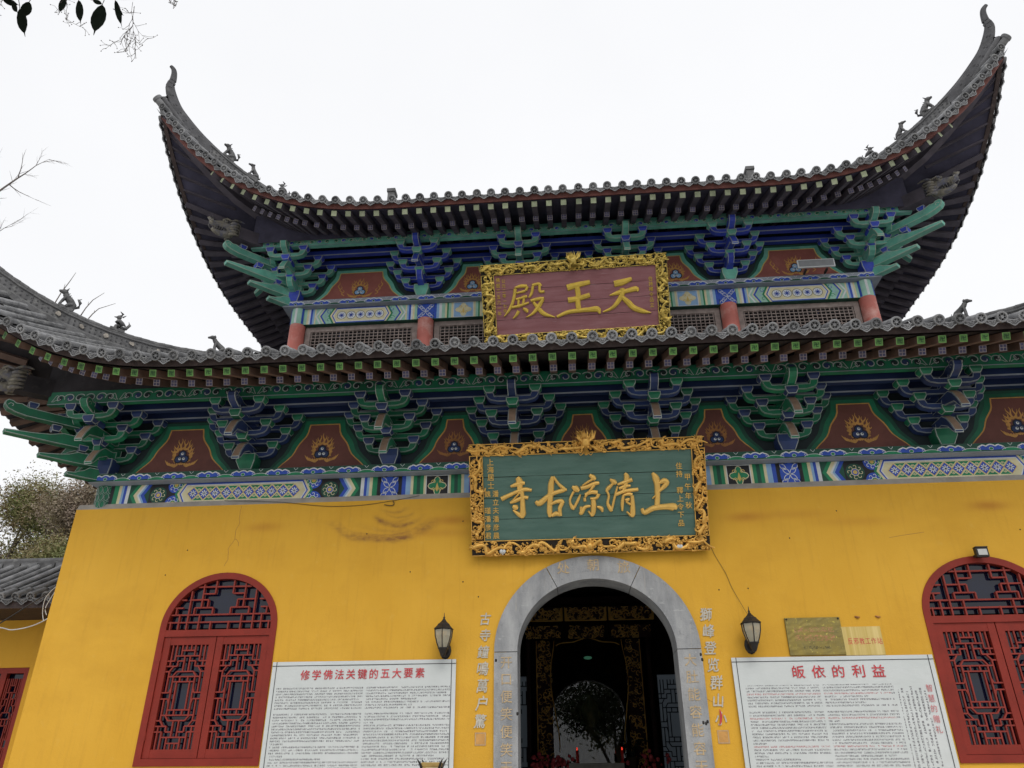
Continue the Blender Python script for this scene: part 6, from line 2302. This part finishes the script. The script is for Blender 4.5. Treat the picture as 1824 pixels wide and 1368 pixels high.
# hillside with scrub behind the side hall
def hill_z(x, y):
    s_ = max(0, y - 9) * .72 * min(1, max(0, (-x - 8) / 7))
    return min(s_, 9.6 + .06 * s_) - .05 + .6 * math.sin(x * .5) * math.sin(y * .4) * min(1, s_)


b = MB(); n = 30; vs = []
for j in range(n + 1):
    for i in range(n + 1):
        x, y = -85 + 77 * i / n, 9 + 50 * j / n
        vs.append((x, y, hill_z(x, y)))
b.add(vs, [(j * (n + 1) + i, j * (n + 1) + i + 1, (j + 1) * (n + 1) + i + 1, (j + 1) * (n + 1) + i) for j in range(n) for i in range(n)], 0, True)
o = b.build('hillside', 'hill_soil'); o['kind'] = 'structure'
# undergrowth: stems with leaf clumps, too many to count
b = MB(); rnd = random.Random(77); tips = []
for i in range(420):
    x, y = rnd.uniform(-34, -9.5), rnd.uniform(9.5, 27)
    z = hill_z(x, y)
    for k in range(3):
        d = Vector((rnd.gauss(0, .35), rnd.gauss(0, .35), 1)).normalized()
        l = rnd.uniform(.7, 1.7)
        p0 = Vector((x, y, z - .1)); p1 = p0 + d * l
        b.tube([p0, (p0 + p1) / 2 + Vector((rnd.gauss(0, .08), rnd.gauss(0, .08), 0)), p1], [.022, .016, .006], 4, 1)
        tips.append((p1, d)); tips.append(((p0 + p1) / 2, d))
leaves(b, tips, 24, .08, .36, rnd)
o = b.build('scrub', ['foliage_autumn', 'bark']); o['kind'] = 'stuff'; o['label'] = 'autumn scrub covering the slope behind the side hall'
G = 'autumn trees on the slope behind the side hall'
for nm, x, y, h, per, ls, lr, lm, sd_, tr_ in (('thin grey leaved tree rising highest behind the side hall', -21.5, 19.5, 6.4, 40, .062, .46, 'foliage_pale', 3, .13), ('brown leaved tree behind the side hall beside the wall edge', -18.6, 17.5, 5.4, 42, .062, .42, 'foliage_autumn', 5, .12),
                                      ('olive green shrubby tree low behind the side hall ridge', -15.2, 12.5, 5.2, 24, .06, .36, 'foliage_autumn', 9, .10), ('yellowish leaved tree at the left edge behind the side hall', -19.2, 13.5, 5.0, 26, .06, .38, 'foliage_autumn', 12, .11),
                                      ('reddish brown bush leaning on the temple side wall', -13.6, 11.5, 5.0, 26, .062, .36, 'foliage_autumn', 15, .09), ('pale twiggy tree on the slope crest at the left edge', -26.0, 22.0, 6.0, 34, .062, .5, 'foliage_autumn', 18, .12)):
    tree('autumn_tree', nm, (x, y, hill_z(x, y) - .1), h, 5, per, ls, lr, lm, sd_, tr=tr_, group=G, first=.36)
BT = empty('bare_tree', (-19.4, 6.0, 0)); tag(BT, 'leafless grey tree reaching in at the left edge above the roof', 'tree')
b = MB(); rnd = random.Random(22)
b.tube(smooth_path([(0, 0, 0), (.15, .1, 5), (.3, 0, 10), (.8, 0, 14)], 4), [.22 - .011 * q for q in range(13)], 8)
b.build('trunk', 'twig', BT)


def twigs(p, d, ln, r, depth):
    pts = [Vector(p)]
    d = Vector(d).normalized()
    for _ in range(5):
        d = (d + Vector((rnd.gauss(0, .10), rnd.gauss(0, .10), rnd.gauss(.02, .07)))).normalized()
        pts.append(pts[-1] + d * ln / 5)
    b.tube(pts, [r * (1 - .16 * q) for q in range(6)], 5)
    if depth:
        for q in pts[1:]:
            if rnd.random() < .85:
                twigs(q, d + Vector((rnd.gauss(0, .42), rnd.gauss(0, .5), rnd.gauss(-.05, .40))), ln * rnd.uniform(.34, .55), r * .45, depth - 1)


for lp, rr in (([(.8, 0, 13.9), (1.6, .0, 15.9), (2.45, .0, 16.95), (3.0, .0, 17.55)], .05), ([(.8, 0, 13.0), (1.9, 0, 14.6), (2.75, 0, 15.2)], .035), ([(.3, 0, 10.5), (-1.5, .3, 13.5), (-2.4, .4, 16)], .06), ([(.7, 0, 13.5), (.4, .5, 16), (.9, .8, 18)], .05)):
    b = MB()
    sp = smooth_path(lp, 4)
    b.tube(sp, [rr * (1 - .55 * q / (len(sp) - 1)) for q in range(len(sp))], 6)
    for q in range(4, len(sp)):
        if q % 2 == 0:
            twigs(sp[q], Vector(sp[q]) - Vector(sp[q - 1]) + Vector((rnd.gauss(0, .12), rnd.gauss(0, .2), rnd.gauss(0, .12))), rnd.uniform(.6, 1.0), rr * .34, 1)
    twigs(sp[-1], Vector(sp[-1]) - Vector(sp[-2]), 1.05, rr * .42, 2)
    b.build('limb', 'twig', BT)
for i, (a, z, l) in enumerate(((.95, 0, 1), (1.22, 0, .75), (1.30, 0, .5))):
    x, y = -(9.0 - a), -1.8 + a
    z0 = LOW.z0 + LOW.S(a) + LOW.H * LOW.t(a) ** LOW.P + .36
    b = MB(); rnd = random.Random(i)
    b.tube([(0, 0, 0), (.03, .02, .2 * l), (.10, .03, .40 * l), (.15 + .1 * i, .04, .58 * l)], [.010, .008, .006, .003], 5)
    b.tube([(.05, .02, .25 * l), (.02, .05, .38 * l)], [.005, .002], 4)
    o = b.build('dry_stalk', 'twig'); o.location = (x, y, z0)
    tag(o, ('tallest dry stalk growing on the left hip ridge', 'middle dry stalk leaning on the left hip ridge', 'shortest dry stalk on the left hip ridge')[i], 'plant', 'dry stalks on the lower left hip ridge')
# trees of the forecourt behind the viewer (seen in the panes)
tree('courtyard_tree', 'broad evergreen tree across the forecourt', (1.6, -24, 0), 9.5, 5, 14, .13, .45, 'foliage_green', 31, tr=.22, group='courtyard trees')
tree('courtyard_tree', 'slender evergreen tree across the forecourt', (-4.5, -27, 0), 9, 5, 12, .13, .45, 'foliage_green', 37, tr=.18, group='courtyard trees')
tree('courtyard_tree', 'far evergreen tree across the forecourt', (7.5, -29, 0), 9, 5, 12, .13, .45, 'foliage_green', 41, tr=.18, group='courtyard trees')

# ------------------------------------------------------------------ overhanging branch, top left
BR = empty('overhanging_branch', (-3.4, -7.2, 6.1))
tag(BR, 'dark leafy branch hanging into the top left of the sky', 'branch')
BR.location = (0, 0, 0)
b = MB()
rnd = random.Random(6)
main = smooth_path([(-4.3, -7.3, 6.15), (-3.7, -7.2, 6.02), (-3.2, -7.15, 5.96), (-2.8, -7.15, 5.88), (-2.5, -7.2, 5.86)], 5)
b.tube(main, [.022 - .0008 * i for i in range(len(main))], 6)


def spray(p, d, ln, depth):
    pts = [Vector(p)]
    d = Vector(d).normalized()
    for _ in range(4):
        d = (d + Vector((rnd.gauss(0, .22), rnd.gauss(0, .22), rnd.gauss(0, .22)))).normalized()
        pts.append(pts[-1] + d * ln / 4)
    b.tube(pts, [.0016, .0014, .0012, .001, .0008], 4)
    b.ball(pts[-1], .0034, 0, 5, 3)
    if depth:
        for q in pts[1:]:
            for _ in range(rnd.choice((1, 1, 2))):
                spray(q, d + Vector((rnd.gauss(0, .9), rnd.gauss(0, .9), rnd.gauss(-.1, .7))), ln * .5, depth - 1)


for p, d, l in (((-3.25, -7.15, 5.92), (.3, .1, -1), .20), ((-2.80, -7.15, 5.84), (.25, .1, -1), .26), ((-2.78, -7.15, 5.80), (-.1, .2, -1), .24),
                ((-2.52, -7.2, 5.84), (.1, .1, -1), .08), ((-3.66, -7.2, 5.95), (.2, 0, -1), .16)):
    spray(p, d, l, 2)
b.build('twigs', 'bark', BR)
LEAFP = [(0, .0), (.20, .10), (.36, .30), (.40, .50), (.34, .68), (.18, .84), (.05, .93), (.02, 1.06), (0, 1.10)]
for (x, z, dx, dy, px, wr, tw) in ((-3.488, 5.794, .16, 1, 47, .47, .2), (-3.443, 5.852, -.29, 1, 33, .55, -.3), (-3.215, 5.87, -.45, 1, 30, .62, .3), (-3.117, 5.829, .15, 1, 44, .38, .2),
                                   (-2.949, 5.767, -.21, 1, 55, .53, .1), (-2.875, 5.80, .31, 1, 52, .24, .2), (-2.851, 5.704, 1, .66, 19, .5, .2), (-3.628, 5.89, 1, .28, 28, .4, .3), (-3.023, 5.818, 1, .47, 20, .45, -.2), (-3.56, 5.86, .5, .8, 24, .5, .3)):
    ln = px * .0034
    a_ = (rt * dx - up * dy).normalized()
    a_ = (a_ + fw * random.uniform(-.15, .15)).normalized()
    x_ = a_.cross(-fw).normalized()
    y_ = a_.cross(x_)
    b = MB()
    k_ = wr / .8
    L1 = [(-w_ * k_ * ln, 0, t * ln) for w_, t in LEAFP]; R1 = [(w_ * k_ * ln, 0, t * ln) for w_, t in LEAFP]; C1 = [(0, .045 * ln * 4 * t * (1 - min(t, 1)) * 1.2, t * ln) for w_, t in LEAFP]
    k = len(LEAFP)
    b.add(L1 + C1 + R1, [(i, i + 1, k + i + 1, k + i) for i in range(k - 1)] + [(k + i, k + i + 1, 2 * k + i + 1, 2 * k + i) for i in range(k - 1)], 0, True)
    b.tube([(0, 0, 0), (0, .005, -.12 * ln), (.02 * ln, .01, -.4 * ln)], .0022, 4)
    b.build('leaf', 'leaf_dark', BR, frame_matrix(Vector((x, -7.2, z)), x_, y_, a_) @ Matrix.Rotation(tw, 4, 'Z'))

# ------------------------------------------------------------------ incense burner, only its rim reaches into view
IB = empty('incense_burner', (-1.485, -3.0, 0)); tag(IB, 'bronze incense burner whose flared rim shows at the bottom edge', 'incense burner')
sq = lambda r, h: [(-r, -r, h), (r, -r, h), (r, r, h), (-r, r, h)]
def frustum(b, rs):
    vs = []
    for r, h in rs: vs += sq(r, h)
    b.add(vs, [(i * 4 + j, i * 4 + (j + 1) % 4, i * 4 + 4 + (j + 1) % 4, i * 4 + 4 + j) for i in range(len(rs) - 1) for j in range(4)] + [(3, 2, 1, 0), tuple(range(len(vs) - 4, len(vs)))])
b = MB(); frustum(b, [(.22, 0), (.22, .10), (.16, .14), (.12, .5), (.16, .86), (.20, .9)]); b.build('pedestal', 'bronze', IB)
b = MB(); frustum(b, [(.10, .9), (.15, .96), (.15, 1.30), (.12, 1.36), (.07, 1.40)]); b.build('bowl', 'bronze', IB)
b = MB(); frustum(b, [(.07, 1.40), (.072, 1.60), (.068, 1.62)]); b.build('neck', 'brass_rim', IB)
b = MB(); frustum(b, [(.068, 1.622), (.074, 1.632), (.078, 1.655), (.072, 1.66)]); b.build('rim', 'brass_rim', IB)
b = MB()
for sx in (-1, 1):
    for sy in (-1, 1):
        b.tube([(sx * .068, sy * .068, 1.60), (sx * .085, sy * .085, 1.65), (sx * .105, sy * .105, 1.682)], [.012, .010, .004], 5)
b.build('rim_corner', 'iron', IB)
